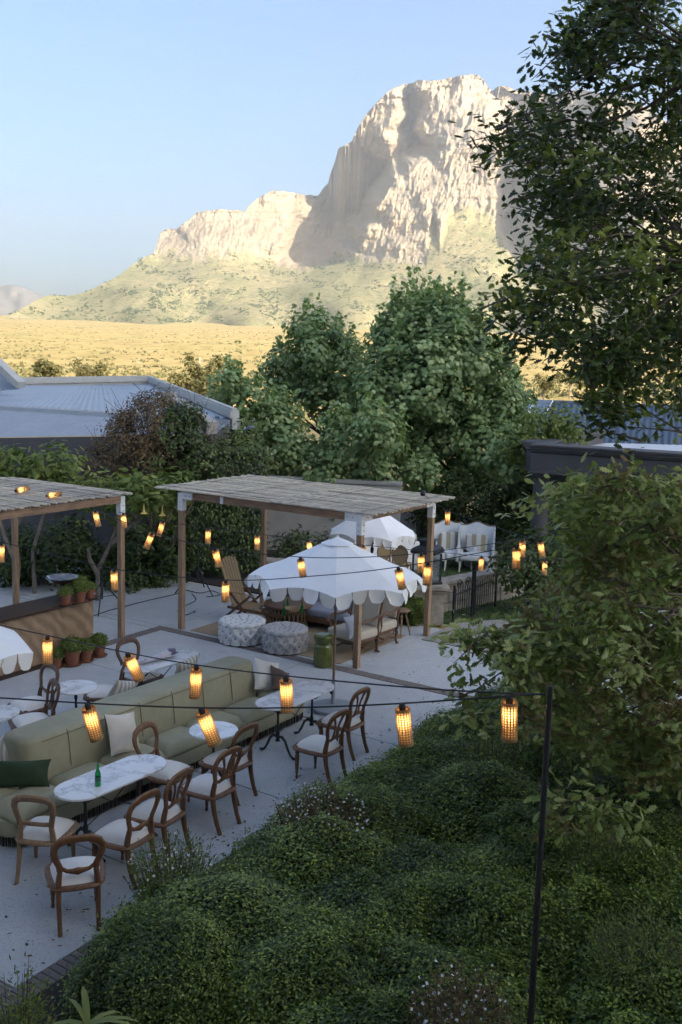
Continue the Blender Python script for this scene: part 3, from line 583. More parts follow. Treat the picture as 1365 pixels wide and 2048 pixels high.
def make_chair(kind, mat):
    t = empty('dining_chair', (0, 0, 0)); W2, DB, DF = 0.185, -0.20, 0.22
    sm = cushion_mesh('seat_cushion', 0.47, 0.40, 0.46, 0.105); o = link('seat_cushion', sm, M_SEAT, t, (0, 0.01, 0.425))
    # rails
    fr = MB(); wf, wb = 0.235, 0.195
    cor = [(-wb, -0.215), (wb, -0.215), (wf, 0.235), (-wf, 0.235)]
    loop = []
    for i in range(4):
        a, b = Vector((*cor[i], 0.405)), Vector((*cor[(i + 1) % 4], 0.405))
        for k in range(6):
            p = a.lerp(b, (k + 0.5) / 6); bow = math.sin(math.pi * (k + 0.5) / 6) * 0.02; nrm = Vector((p.x, p.y, 0)); nrm = nrm / max(nrm.length, 1e-6); loop.append(p + nrm * bow)
    fr.tube(loop, 0.038, 8, closed=True, flat=0.7, ref=None); fr.build('seat_rail', mat, t, True)
    for sx in (-1, 1):
        if kind == 'plain': MB().bar((sx * 0.20, 0.20, 0.41), (sx * 0.205, 0.215, 0), 0.045, 0.045, (0, 1, 0), 0.03, 0.03).build('front_leg', mat, t, bev=0.005)
        else: turned_leg(sx * 0.2, 0.2).build('front_leg', mat, t, True)
        pts = [(sx * 0.17, -0.315, 0.0), (sx * 0.172, -0.265, 0.12), (sx * 0.175, -0.225, 0.27), (sx * 0.175, -0.205, 0.42), (sx * 0.168, -0.212, 0.50), (sx * 0.158, -0.225, 0.58)]
        MB().tube(pts, [0.026, 0.026, 0.029, 0.035, 0.032, 0.029], 8, ref=(1, 0, 0), flat=0.85).build('rear_leg', mat, t, True)
    # balloon back
    if kind == 'plain': half = [(0.158, 0.58), (0.172, 0.65), (0.19, 0.73), (0.198, 0.80), (0.185, 0.855), (0.14, 0.885), (0.07, 0.895), (0, 0.897)]
    else: half = [(0.158, 0.58), (0.165, 0.63), (0.195, 0.70), (0.212, 0.76), (0.208, 0.82), (0.175, 0.875), (0.115, 0.903), (0.05, 0.91), (0, 0.91)]
    def yb(z): return -0.225 - 0.075 * ((z - 0.58) / 0.33) ** 1.2 if z > 0.58 else -0.225
    path = [(-x, yb(z), z) for x, z in half] + [(x, yb(z), z) for x, z in half[::-1][1:]]
    top = [0.030 + 0.010 * max(0, (p[2] - 0.7) / 0.2) for p in path]
    bk = MB().tube(path, top, 8, ref=(0, 1, 0.2), flat=0.6).build('back_hoop', mat, t, True)
    if kind == 'splat':
        zb = 0.585
        for sx in (-1, 1):
            MB().tube([(sx * 0.045, yb(zb), zb), (sx * 0.03, yb(.66), 0.66), (sx * 0.04, yb(.75), 0.75), (sx * 0.075, yb(.83), 0.83), (sx * 0.115, yb(.89), 0.89)], [0.022, 0.018, 0.018, 0.022, 0.026], 7, ref=(0, 1, 0), flat=0.6).build('back_splat', mat, t, True)
        MB().tube([(-0.158, yb(.58), 0.585), (-0.09, yb(.58), 0.57), (0, yb(.58), 0.59), (0.09, yb(.58), 0.57), (0.158, yb(.58), 0.585)], [0.02, 0.022, 0.03, 0.022, 0.02], 8, ref=(0, 1, 0), flat=0.55).build('cross_rail', mat, t, True)
    elif kind == 'balloon':
        pts = [(-0.165, yb(.62), 0.625), (-0.10, yb(.6), 0.575), (-0.05, yb(.58), 0.565), (0, yb(.58), 0.56), (0.05, yb(.58), 0.565), (0.10, yb(.6), 0.575), (0.165, yb(.62), 0.625)]
        cr = MB().tube(pts, [0.018, 0.02, 0.026, 0.038, 0.026, 0.02, 0.018], 8, ref=(0, 1, 0), flat=0.45).build('cross_rail', mat, t, True)
    else:
        MB().tube([(-0.165, yb(.6), 0.61), (-0.08, yb(.6), 0.6), (0.08, yb(.6), 0.6), (0.165, yb(.6), 0.61)], 0.024, 8, ref=(0, 1, 0), flat=0.5).build('cross_rail', mat, t, True)
    return t
protos = {('balloon', 0): make_chair('balloon', M_CHAIR), ('splat', 0): make_chair('splat', M_CHAIR), ('plain', 0): make_chair('plain', M_CHAIRL), ('splat', 1): make_chair('splat', M_CHAIRD), ('balloon', 1): make_chair('balloon', M_CHAIRD)}
used = set()
CH = [((91, 1649), 83, 'plain', 0, 'pale oak chair with plain hoop back, at the bottle table end by the sofa'),
      ((152, 1733), 110, 'balloon', 0, 'walnut balloon-back chair standing alone between bottle table and brick edging'),
      ((247, 1656), 150, 'balloon', 0, 'walnut balloon-back chair facing the bottle table, first along the shrubs'),
      ((314, 1613), 155, 'splat', 0, 'walnut twin-splat chair facing the bottle table beside a balloon-back chair'),
      ((330, 1531), -24, 'balloon', 0, 'walnut open hoop chair between bottle table and sofa, back mirrored in marble'),
      ((418, 1562), 147, 'splat', 0, 'walnut twin-splat chair at the round table with the green glass'),
      ((455, 1511), 147, 'balloon', 0, 'walnut balloon-back chair at the round table with the green glass'),
      ((640, 1481), 146, 'splat', 0, 'walnut twin-splat chair beside the shrubs with turned front legs showing'),
      ((685, 1433), 147, 'splat', 0, 'walnut twin-splat chair next to the grey parasol base'),
      ((64, 1400), 226, 'balloon', 1, 'dark balloon-back chair behind the sofa, farther from it of the two'),
      ((66, 1434), 212, 'splat', 1, 'dark twin-splat chair tucked close behind the sofa back'),
      ((210, 1377), 184, 'splat', 1, 'dark chair facing the small round table behind the sofa'),
      ((281, 1343), -35, 'balloon', 1, 'dark chair pushed under the bouquet table behind the sofa')]
for (px, ang, kind, mk, label) in CH:
    key = (kind, mk); o = protos[key]
    if key in used: o = copy_tree(o)
    used.add(key); p = gp(px[0], px[1], 0.49); o.location = (p.x, p.y, 0); o.rotation_euler = (0, 0, R(ang - 90)); tag(o, label, 'chair', 'dining chairs around the sofa')

# ------------------------------------------------------------------ island sofa
M_SAGED = simple('dark_sage_piping', (0.17, 0.16, 0.10), 0.7, 0.1)
sf = empty('island_sofa', uv(9.0, -8.83), UA - R(1.5), 'long sage green island sofa with a tall central backrest', 'sofa')
def rsect(hl, hw, r, n=8):
    pts = []
    for cx_, cy_, a0 in ((hl - r, hw - r, 0), (-hl + r, hw - r, 90), (-hl + r, -hw + r, 180), (hl - r, -hw + r, 270)):
        for k in range(n + 1): a = R(a0 + 90 * k / n); pts.append((cx_ + r * math.cos(a), cy_ + r * math.sin(a)))
    return pts
def loft(secs, cap=True):
    m = MB(); n = len(secs[0][0])
    for poly, z in secs: m.v += [(p[0], p[1], z) for p in poly]
    for i in range(len(secs) - 1):
        for k in range(n): m.f.append((i * n + k, i * n + (k + 1) % n, (i + 1) * n + (k + 1) % n, (i + 1) * n + k))
    if cap: m.f.append(tuple(range(n))[::-1]); m.f.append(tuple((len(secs) - 1) * n + k for k in range(n)))
    return m
HLs, HLc = 2.62, 2.02
loft([(rsect(HLs - 0.03, 0.80, 0.3), 0.10), (rsect(HLs, 0.83, 0.3), 0.14), (rsect(HLs, 0.83, 0.3), 0.30)]).build('seat_base', M_SAGE, sf, True)
loft([(rsect(HLc + 0.06, 0.31, 0.20), 0.30), (rsect(HLc + 0.05, 0.30, 0.2), 0.45), (rsect(HLc, 0.25, 0.16), 0.84), (rsect(HLc - 0.012, 0.238, 0.15), 0.872), (rsect(HLc - 0.04, 0.21, 0.14), 0.892), (rsect(HLc - 0.09, 0.16, 0.12), 0.90)]).build('backrest', M_SAGE, sf, True)
def pad(name, x0, x1, y0, y1, z0, z1, bul=0.02):
    n = 10; V = []; 
    for j in range(n + 1):
        for i in range(n + 1):
            a, b = i / n * 2 - 1, j / n * 2 - 1; e = (max(0, 1 - a ** 8) * max(0, 1 - b ** 8)) ** 0.5
            V.append((x0 + (x1 - x0) * (a + 1) / 2, y0 + (y1 - y0) * (b + 1) / 2, z0 + (z1 - z0) * (0.35 + 0.65 * e) + bul * (1 - a * a) * (1 - b * b)))
    N = len(V); V += [(v[0], v[1], z0) for v in V]; Fq = []
    for j in range(n):
        for i in range(n): q = [j * (n + 1) + i, j * (n + 1) + i + 1, (j + 1) * (n + 1) + i + 1, (j + 1) * (n + 1) + i]; Fq += [q, [N + k for k in q[::-1]]]
    rim = [i for i in range(n)] + [n + (n + 1) * j for j in range(n)] + [N - 1 - i for i in range(n)] + [(n + 1) * (n - j) for j in range(n)]
    for k in range(len(rim)): a, b = rim[k], rim[(k + 1) % len(rim)]; Fq.append([b, a, N + a, N + b])
    return link(name, np_mesh(name, V, Fq, True), M_SAGE, sf)
xs_ = np.linspace(-2.58, 2.58, 8)
for i in range(7):
    pad('seat_pad', xs_[i] + 0.004, xs_[i + 1] - 0.004, -0.82, -0.33, 0.30, 0.455); pad('seat_pad', xs_[i] + 0.004, xs_[i + 1] - 0.004, 0.33, 0.82, 0.30, 0.455)
for sgn in (-1, 1): pad('seat_pad', *sorted((sgn * 2.10, sgn * 2.58)), -0.32, 0.32, 0.30, 0.455)
for x in np.linspace(-2.0, 2.0, 8)[1:-1]:
    for sy in (-1, 1): MB().tube([(x, sy * 0.308, 0.46), (x, sy * 0.258, 0.83), (x, sy * 0.235, 0.885)], 0.005, 5).build('seam_piping', M_SAGED, sf)
m = MB()
for sy in (-1, 1): m.tube([(x, sy * 0.254, 0.845) for x in np.linspace(-1.8, 1.8, 12)], 0.005, 5)
m.build('top_piping', M_SAGED, sf)
# bullion fringe skirt
V = []; Fq = []; per = rsect(HLs - 0.015, 0.815, 0.3, 10); per2 = []
for i in range(len(per)):
    a, b = Vector(per[i]), Vector(per[(i + 1) % len(per)]); n = max(1, int((b - a).length / 0.02))
    for k in range(n): per2.append(a.lerp(b, k / n))
for p in per2:
    q = p + Vector((random.gauss(0, .004), random.gauss(0, .004))); i0 = len(V); h0 = 0.012 + random.random() * 0.012
    V += [(q.x - 0.006, q.y - 0.004, h0), (q.x + 0.006, q.y + 0.004, h0), (q.x + 0.006, q.y + 0.004, 0.15), (q.x - 0.006, q.y - 0.004, 0.15), (q.x - .004, q.y + .008, h0), (q.x - .004, q.y + .008, 0.15)]
    Fq += [(i0, i0 + 1, i0 + 2, i0 + 3), (i0 + 1, i0 + 4, i0 + 5, i0 + 2), (i0 + 4, i0, i0 + 3, i0 + 5)]
fo = link('fringe', np_mesh('fringe', V, Fq), simple('brown_fringe', (0.05, 0.035, 0.022), 0.9, 0.3, 30), sf); fo['kind'] = 'stuff'

# scatter cushions
def pillow(px, z, size, ang, tilt, mat, label, name='cushion', flat=1.0, lean=0.0):
    n = 16; V = []; S = size
    for sgn in (1, -1):
        for j in range(n + 1):
            for i in range(n + 1):
                a, b = i / n * 2 - 1, j / n * 2 - 1; x = a * S / 2 * (1 - 0.10 * (1 - b * b) * abs(a)); y = b * S * flat / 2 * (1 - 0.10 * (1 - a * a) * abs(b))
                th = 0.085 * (max(0, 1 - a * a) ** 0.6) * (max(0, 1 - b * b) ** 0.6) * (1 + 0.15 * math.sin(3 * a + 2 * b)); V.append((x, y, sgn * th))
    N = (n + 1) ** 2; Fq = []
    for j in range(n):
        for i in range(n): q = [j * (n + 1) + i, j * (n + 1) + i + 1, (j + 1) * (n + 1) + i + 1, (j + 1) * (n + 1) + i]; Fq += [q, [N + k for k in q[::-1]]]
    o = link(name, np_mesh(name, V, Fq, True), mat); p = gp(px[0], px[1], z); o.location = (p.x, p.y, z)
    o.rotation_euler = Euler((R(90 - tilt), R(lean), R(ang)), 'XYZ'); tag(o, label, 'cushion', 'scatter cushions'); return o
pillow((246, 1467), 0.70, 0.50, 57, 24, M_LINEN, 'cream woven cushion leaning on the sofa back beside the bottle table', lean=12)
pillow((534, 1352), 0.66, 0.47, 40, 26, M_SEAT, 'pale ivory cushion on the sofa end by the tufted ottomans', lean=20)
pillow((562, 1362), 0.60, 0.40, 40, 40, M_BROWNV, 'brown velvet cushion tucked behind the pale ivory one', lean=30)
pillow((40, 1548), 0.60, 0.66, 8, 25, M_BOTTLEG, 'long dark green velvet bolster cushion on the sofa end', flat=0.46)
pillow((4, 1508), 0.66, 0.46, -10, 22, M_TICK, 'grey striped cushion on the sofa end next to the green bolster', lean=-10)
pillow((243, 1385), 0.66, 0.42, 230, 25, M_TICK, 'cushion corner poking up behind the sofa back by the dark chair', lean=-15)
pillow((372, 1340), 0.68, 0.46, 230, 24, M_TICK, 'grey striped cushion behind the sofa back by the bouquet table', lean=8)

# table-top things
def on(name, prof, mat, px, z, label, cat, n=18):
    p = gp(px[0], px[1], z); o = MB().lathe(prof, n).build(name, mat, None, True); o.location = (p.x, p.y, z); return tag(o, label, cat)
bt = on('beer_bottle', [(0.028, 0), (0.031, 0.006), (0.031, 0.125), (0.028, 0.145), (0.016, 0.175), (0.0125, 0.195), (0.0125, 0.225), (0.0145, 0.227), (0.0145, 0.24), (0.012, 0.243)], M_GGLASS, (196, 1572), 0.7505, 'tall green glass bottle standing on the oval marble table', 'bottle')
MB().lathe([(0.0318, 0.05), (0.0318, 0.105)], 18, cap=False).build('label_band', simple('dark_label', (0.03, 0.16, 0.10), 0.5, 0.2), bt, True)
on('tumbler', [(0.024, 0), (0.03, 0.004), (0.033, 0.075), (0.029, 0.075), (0.027, 0.01)], M_GGLASS, (421, 1472), 0.7505, 'short green glass on the small round table by the sofa', 'glass')
bq = empty('bouquet', gp(312, 1322, 0.7505), R(48), 'bouquet of lavender wrapped in pale tissue lying on marble table', 'bouquet')
n = 12; V = []; Fq = []
for i in range(9):
    f = i / 8; rr = 0.02 + 0.07 * f
    for k in range(n): a = 2 * math.pi * k / n; w_ = 1 + 0.25 * math.sin(5 * a + i) * f; V.append((-0.28 + 0.5 * f, rr * w_ * math.cos(a), 0.012 + max(0, rr * 0.62 * w_ * (1 + math.sin(a)))))
for i in range(8):
    for k in range(n): Fq.append((i * n + k, i * n + (k + 1) % n, (i + 1) * n + (k + 1) % n, (i + 1) * n + k))
link('wrapping', np_mesh('wrapping', V, Fq), M_PAPER, bq)
m = MB()
for i in range(22): a = random.uniform(-.4, .4); y = random.uniform(-.05, .05); m.tube([(0.05, y * .5, 0.04 + random.random() * .05), (0.28 + random.random() * .12, y * 1.5 + a * .1, 0.05 + random.random() * .06)], [0.003, 0.012], 5)
m.build('lavender_stems', simple('lavender', (0.16, 0.13, 0.2), 0.9, 0.3), bq)
m = MB()
for i in range(9): a = i * 0.7; m.tube([(-0.18, 0, 0.04), (-0.2 - 0.06 * math.cos(a), 0.10 * math.sin(a), 0.06 + 0.04 * abs(math.sin(2 * a))), (-0.29, 0.05 * math.sin(a), 0.03)], 0.012, 5, flat=0.3)
m.build('bow', M_PAPER, bq)
# ------------------------------------------------------------------ parasols
def parasol(px_base, H, zr, Rr, label, rot=0.0, nflap=4, valance=0.19, pole=True, base=True, pos=None):
    p = pos if pos is not None else gp(px_base[0], px_base[1], 0); t = empty('parasol', (p.x, p.y, 0), rot, label, 'parasol', 'white scalloped parasols')
    n = 8; seg = 8; rings = 7
    for k in range(n):                                     # eight canopy gores, sagging between the ribs
        a0, a1 = 2 * math.pi * k / n, 2 * math.pi * (k + 1) / n; V = []; Fq = []
        for j in range(rings + 1):
            f = 0.16 + 0.84 * j / rings
            for i in range(seg + 1):
                s = i / seg; P0 = Vector((math.cos(a0), math.sin(a0))) * Rr * f; P1 = Vector((math.cos(a1), math.sin(a1))) * Rr * f; q = P0.lerp(P1, s)
                sag = 4 * s * (1 - s); q *= 1 - 0.035 * sag * f; z = H - (H - zr) * f ** 1.08 - 0.012 * sag * f + 0.085 * sag * f ** 4
                V.append((q.x, q.y, z))
        for j in range(rings):
            for i in range(seg): a = j * (seg + 1) + i; Fq.append((a, a + 1, a + seg + 2, a + seg + 1))
        link('canopy_gore', np_mesh('canopy_gore', V, Fq, True), M_CANVAS, t)
        for i in range(nflap):                             # scalloped valance, each flap free to swing
            s0, s1 = (i + 0.03) / nflap, (i + 0.97) / nflap; V = []; Fq = []; m_ = 6; sw = random.uniform(-0.04, 0.07)
            for j in range(5):
                for c in range(m_ + 1):
                    s = s0 + (s1 - s0) * c / m_; sag = 4 * s * (1 - s); q = (Vector((math.cos(a0), math.sin(a0))) * Rr).lerp(Vector((math.cos(a1), math.sin(a1))) * Rr, s) * (1 - 0.035 * sag)
                    zt = zr - 0.012 * sag + 0.085 * sag; e = abs(2 * c / m_ - 1); dep = valance * (1 - 0.55 * e ** 4) * j / 4; out = q.normalized() * (0.004 + sw * (j / 4) ** 1.3 + 0.012 * math.sin(9 * s + k) * j / 4)
                    V.append((q.x + out.x, q.y + out.y, zt - dep))
            for j in range(4):
                for c in range(m_): a = j * (m_ + 1) + c; Fq.append((a, a + 1, a + m_ + 2, a + m_ + 1))
            link('valance_flap', np_mesh('valance_flap', V, Fq, True), M_CANVAS, t)
        rb = MB().bar((math.cos(a0) * 0.05, math.sin(a0) * 0.05, H - 0.10), (math.cos(a0) * Rr * 0.99, math.sin(a0) * Rr * 0.99, zr - 0.02), 0.014, 0.02).build('rib', M_TEAK, t)
        MB().bar((math.cos(a0) * 0.04, math.sin(a0) * 0.04, zr - 0.22), (math.cos(a0) * Rr * 0.55, math.sin(a0) * Rr * 0.55, H - (H - zr) * 0.6 - 0.03), 0.012, 0.016).build('strut', M_TEAK, rb)
    MB().lathe([(Rr * 0.185, H - (H - zr) * 0.155 + 0.006), (Rr * 0.12, H - (H - zr) * 0.095 + 0.008), (Rr * 0.05, H - (H - zr) * 0.04 + 0.006), (0.02, H + 0.012), (0.012, H + 0.04)], 24).build('vent_cap', M_CANVAS, t, True)
    if pole:
        MB().lathe([(0.02, 0.42), (0.02, H)], 12).build('pole', M_TEAK, t, True)
        MB().lathe([(0.03, zr - 0.42), (0.03, zr - 0.30)], 12).build('hub', M_BLACK, t, True); c = MB().box((0.05, 0, zr - 0.33), (0.05, 0.03, 0.09)).build('crank', M_BLACK, t, bev=0.006)
    if base:
        M_Z = simple('zinc_base', (0.30, 0.33, 0.36), 0.5, 0.1, 6, metal=0.3)
        MB().lathe([(0.33, 0), (0.34, 0.02), (0.33, 0.05), (0.06, 0.085)], 32).build('base_plate', M_Z, t, True)
        MB().lathe([(0.032, 0.08), (0.032, 0.44), (0.026, 0.44)], 14).build('base_tube', M_Z, t, True); MB().tube([(0.03, -0.01, 0.28), (0.085, -0.03, 0.28)], [0.012, 0.024], 8).build('knob', M_BLACK, t, True)
    return t
parasol((666, 1418), 2.63, 2.03, 1.30, 'large white parasol with scalloped fringe standing by the sofa end', R(-90))
parasol(None, 2.20, 1.60, 0.97, 'smaller white parasol on the lawn behind the wooden pergola', R(-68), pos=at(745, 1080, 20.8), nflap=4, base=False)
pp = gp(62, 1302, 2.02); parasol(None, 2.6, 2.02, 1.30, 'white parasol partly in view beside the bar counter', R(8), pos=Vector((pp.x - 1.24, pp.y - 0.25, 0)))

# ------------------------------------------------------------------ lounge under the pergola
def tufted(px, r, h, mat, label):
    p = gp(px[0], px[1], 0); t = empty('ottoman', (p.x, p.y, 0), random.random(), label, 'ottoman')
    n, rows = 96, 44; V = []; btn = []
    prof = []                                              # path over side and top, arc length in s
    for i in range(rows + 1):
        f = i / rows
        if f < 0.45: z = 0.03 + (h - 0.09) * f / 0.45; q = r * (1 - 0.05 * (1 - math.sin(math.pi * f / 0.45)))
        else: g = (f - 0.45) / 0.55; ang = min(1, g / 0.3) * math.pi / 2; q = (r - 0.07) + 0.07 * math.cos(ang) if g < 0.3 else (r - 0.07) * (1 - (g - 0.3) / 0.7); z = h - 0.06 + 0.06 * math.sin(ang)
        prof.append((q, z))
    B = []
    for ring, (f, cnt, off) in enumerate(((0.08, 14, 0), (0.20, 14, .5), (0.33, 14, 0), (0.47, 14, .5), (0.66, 11, 0), (0.78, 8, .5), (0.89, 5, 0), (1.0, 1, 0))):
        for c in range(cnt): a = 2 * math.pi * (c + off) / cnt; k = min(rows, int(f * rows)); B.append((prof[k][0] * math.cos(a), prof[k][0] * math.sin(a), prof[k][1]))
    B = np.array(B); P = np.array([(q * math.cos(2 * math.pi * k / n), q * math.sin(2 * math.pi * k / n), z) for (q, z) in prof for k in range(n)])
    d = np.sqrt(((P[:, None, :] - B[None]) ** 2).sum(2)).min(1); nr = P.copy(); nr[:, 2] = (P[:, 2] - h * 0.5) * 1.2; nr /= np.linalg.norm(nr, axis=1)[:, None] + 1e-6
    P = P + nr * (0.05 * (1 - np.exp(-(d / 0.06) ** 2)) - 0.035)[:, None]; P[:, 2] = np.maximum(P[:, 2], 0.02)
    Fq = [(i * n + k, i * n + (k + 1) % n, (i + 1) * n + (k + 1) % n, (i + 1) * n + k) for i in range(rows) for k in range(n)]
    link('upholstery', np_mesh('upholstery', P, Fq, True), mat, t)
    bm_ = MB().lathe([(0.017, -0.004), (0.014, 0.004), (0.005, 0.008)], 8).mesh('button', True); bm_.materials.append(M_DIMPLE_SHADE)
    for b in B:
        o = link('button', bm_, None, t, tuple(b * np.array([0.985, 0.985, 1]) + np.array([0, 0, -0.012]))); v = Vector((b[0], b[1], (b[2] - h * .5) * (1.5 if b[2] < h - 0.1 else 9))); o.rotation_euler = v.to_track_quat('Z', 'Y').to_euler()
    MB().lathe([(r - 0.06, 0), (r - 0.05, 0.035)], 32).build('plinth', M_BLACK, t)
    return t
tufted((484, 1283), 0.44, 0.43, M_PALEV, 'round tufted ottoman in icy white velvet beside the grey one')
tufted((570, 1300), 0.42, 0.43, M_GREY, 'round tufted ottoman in dove grey velvet next to the green stool')
tufted((962, 1134), 0.44, 0.42, M_GREY, 'round tufted grey ottoman on the lawn before the wing chairs')
# green ceramic garden stool
p = gp(646, 1332, 0); gs = empty('garden_stool', (p.x, p.y, 0), 0, 'fluted olive green ceramic stool standing beside the grey ottoman', 'stool')
flut = lambda a, r, z: r * (1 + 0.045 * abs(math.sin(a * 9)) * (1 if z < 0.37 else 0.35))
MB().lathe([(0.15, 0), (0.157, 0.02), (0.157, 0.36), (0.135, 0.39), (0.12, 0.405)], 72, fn=flut).build('body', M_GCERAM, gs, True)
MB().lathe([(0.12, 0.405), (0.145, 0.43), (0.163, 0.50), (0.168, 0.535), (0.16, 0.548), (0.0, 0.53)], 72, fn=lambda a, r, z: r * (1 + 0.02 * abs(math.sin(a * 9)))).build('top', M_GCERAM, gs, True)
# carved drum table with pot
p = gp(577, 1250, 0); dt = empty('drum_table', (p.x, p.y, 0), 0.3, 'round carved wooden drum table behind the tufted ottomans', 'table')
MB().lathe([(0.47, 0.40), (0.49, 0.42), (0.485, 0.45), (0.46, 0.462)], 40).build('table_top', M_CHAIRD, dt, True)
MB().lathe([(0.34, 0.0), (0.34, 0.40)], 32).build('drum', M_BLACK, dt, True)
for k in range(30):
    a = 2 * math.pi * k / 30
    for s_ in (-1, 1): MB().tube([(0.40 * math.cos(a), 0.40 * math.sin(a), 0.04), (0.42 * math.cos(a + s_ * 0.105), 0.42 * math.sin(a + s_ * 0.105), 0.21), (0.40 * math.cos(a + s_ * .21), 0.40 * math.sin(a + s_ * .21), 0.40)], 0.02, 5, flat=0.5).build('lattice_strip', M_TEAK, dt)
MB().lathe([(0.42, 0), (0.43, 0.03), (0.42, 0.05)], 36).build('base_ring', M_CHAIRD, dt, True)
# teak steamer lounger with cane back
p = gp(500, 1242, 0); sl_ = empty('steamer_chair', (p.x, p.y, 0), R(-28), 'reclining teak steamer chair with slatted cane back by the umbrella'.replace('umbrella', 'parasol'), 'chair')
yb_ = lambda s: (-0.25 - 0.30 * s, 0.33 + 0.86 * s)
for i in range(6):
    x = -0.21 + i * 0.084; pts = []; top = 1.0 + 0.07 * math.cos((x / 0.21) * 1.3)
    for q in np.linspace(0, top, 6): a, b = yb_(q); pts.append(Vector((a, x * (1 + 0.12 * q), b)))
    m = MB()
    for a, b in zip(pts[:-1], pts[1:]): m.bar(a, b, 0.076, 0.014, (0.8, 0, 0.5))
    m.build('back_slat', M_CANE, sl_)
for i in range(7): MB().bar((-0.25 + i * 0.085, -0.26, 0.34 - 0.03 * math.sin(i * .5)), (-0.25 + i * 0.085, 0.26, 0.34 - 0.03 * math.sin(i * .5)), 0.07, 0.016).build('seat_slat', M_CANE, sl_)
for i in range(6): MB().bar((0.40 + i * 0.09, -0.24, 0.33 - i * 0.012), (0.40 + i * 0.09, 0.24, 0.33 - i * 0.012), 0.075, 0.016).build('footrest_slat', M_TEAK, sl_)
for sy in (-1, 1):
    y = sy * 0.30
    MB().tube([(-0.45, y, 0.60), (-0.1, y, 0.62), (0.2, y, 0.60), (0.34, y, 0.56)], 0.022, 6, flat=0.5, ref=(0, 0, 1)).build('armrest', M_TEAK, sl_)
    MB().bar((-0.50, y * 0.95, 0.0), (0.20, y * 0.95, 0.60), 0.03, 0.045, (0, 0, 1)).build('leg', M_CHAIRD, sl_); MB().bar((0.30, y * 0.9, 0.0), (-0.30, y * 0.9, 0.60), 0.03, 0.045, (0, 0, 1)).build('leg', M_CHAIRD, sl_)
    MB().bar((-0.35, y * 0.92, 0.30), (0.95, y * 0.88, 0.27), 0.03, 0.05).build('side_rail', M_CHAIRD, sl_); MB().bar((0.85, y * 0.85, 0.27), (0.80, y * 0.85, 0.0), 0.03, 0.035, (1, 0, 0)).build('leg', M_CHAIRD, sl_)
# two high-back armchairs seen from behind
def armchair(u, v, rz, label, mat=M_TAUPE):
    t = empty('armchair', uv(u, v), rz, label, 'armchair', 'linen armchairs under the pergola')
    def panel(z0, z1, y0, y1, w0, w1, th, name):
        m = MB(); m.add([(-w0, y0 - th, z0), (w0, y0 - th, z0), (w0, y0 + th, z0), (-w0, y0 + th, z0), (-w1, y1 - th, z1), (w1, y1 - th, z1), (w1, y1 + th, z1), (-w1, y1 + th, z1)], [(3, 2, 1, 0), (4, 5, 6, 7), (0, 1, 5, 4), (1, 2, 6, 5), (2, 3, 7, 6), (3, 0, 4, 7)])
        return m.build(name, mat, t, True, bev=0.025, seg=3)
    panel(0.50, 1.12, -0.30, -0.44, 0.31, 0.32, 0.045, 'backrest'); MB().box((0, 0.02, 0.40), (0.66, 0.66, 0.16)).build('seat', mat, t, True, bev=0.04, seg=3)
    MB().box((0, 0.03, 0.30), (0.60, 0.60, 0.06)).build('seat_frame', M_CHAIRD, t)
    for sx in (-1, 1):
        MB().tube([(sx * 0.32, -0.31, 0.30), (sx * 0.325, -0.30, 0.52), (sx * 0.33, -0.43, 1.10)], 0.022, 7).build('back_stile', M_CHAIRD, t, True)
        MB().tube([(sx * 0.33, -0.33, 0.70), (sx * 0.36, -0.1, 0.66), (sx * 0.37, 0.15, 0.68), (sx * 0.37, 0.28, 0.64), (sx * 0.36, 0.30, 0.58)], 0.024, 7).build('armrest', M_CHAIRD, t, True)
        MB().tube([(sx * 0.35, 0.27, 0.60), (sx * 0.33, 0.22, 0.45), (sx * 0.32, 0.26, 0.33)], 0.02, 6).build('arm_support', M_CHAIRD, t, True)
        for sy, yy in ((-1, -0.30), (1, 0.28)):
            MB().tube([(sx * 0.29, yy, 0.30), (sx * 0.285, yy + sy * 0.05, 0.22), (sx * 0.29, yy + sy * 0.01, 0.12), (sx * 0.30, yy + sy * 0.03, 0.03), (sx * 0.30, yy + sy * 0.07, 0.012)], [0.035, 0.032, 0.024, 0.024, 0.026], 8).build('leg', M_CHAIRD, t, True)
        MB().tube([(sx * 0.29, -0.28, 0.13), (sx * 0.26, -0.1, 0.16), (sx * 0.26, 0.1, 0.11), (sx * 0.29, 0.27, 0.14)], 0.018, 6).build('stretcher', M_CHAIRD, t, True)
    MB().tube([(-0.26, 0, 0.135), (0, 0.02, 0.16), (0.26, 0, 0.135)], 0.018, 6).build('stretcher', M_CHAIRD, t, True)
    return t
armchair(14.72, -9.22, UA + R(90 - 8), 'linen high-back armchair closest to the pergola post, back turned')
armchair(15.42, -9.22, UA + R(90 - 4), 'linen high-back armchair beside the splayed-leg stool, back turned')
pillow((706, 1252), 0.60, 0.40, 57, 20, M_BLUEC, 'blue grey cushion on the linen armchair seat')
p = gp(803, 1272, 0); st = empty('side_stool', (p.x, p.y, 0), 0.4, 'small round wooden stool with splayed legs behind the armchairs', 'stool')
MB().lathe([(0.14, 0.49), (0.155, 0.50), (0.155, 0.52), (0.14, 0.53)], 24).build('seat', M_TEAK, st, True)
for k in range(3): a = k * 2.094; MB().tube([(0.06 * math.cos(a), 0.06 * math.sin(a), 0.49), (0.12 * math.cos(a), 0.12 * math.sin(a), 0.28), (0.19 * math.cos(a), 0.19 * math.sin(a), 0)], [0.016, 0.022, 0.012], 8).build('leg', M_TEAK, st, True)
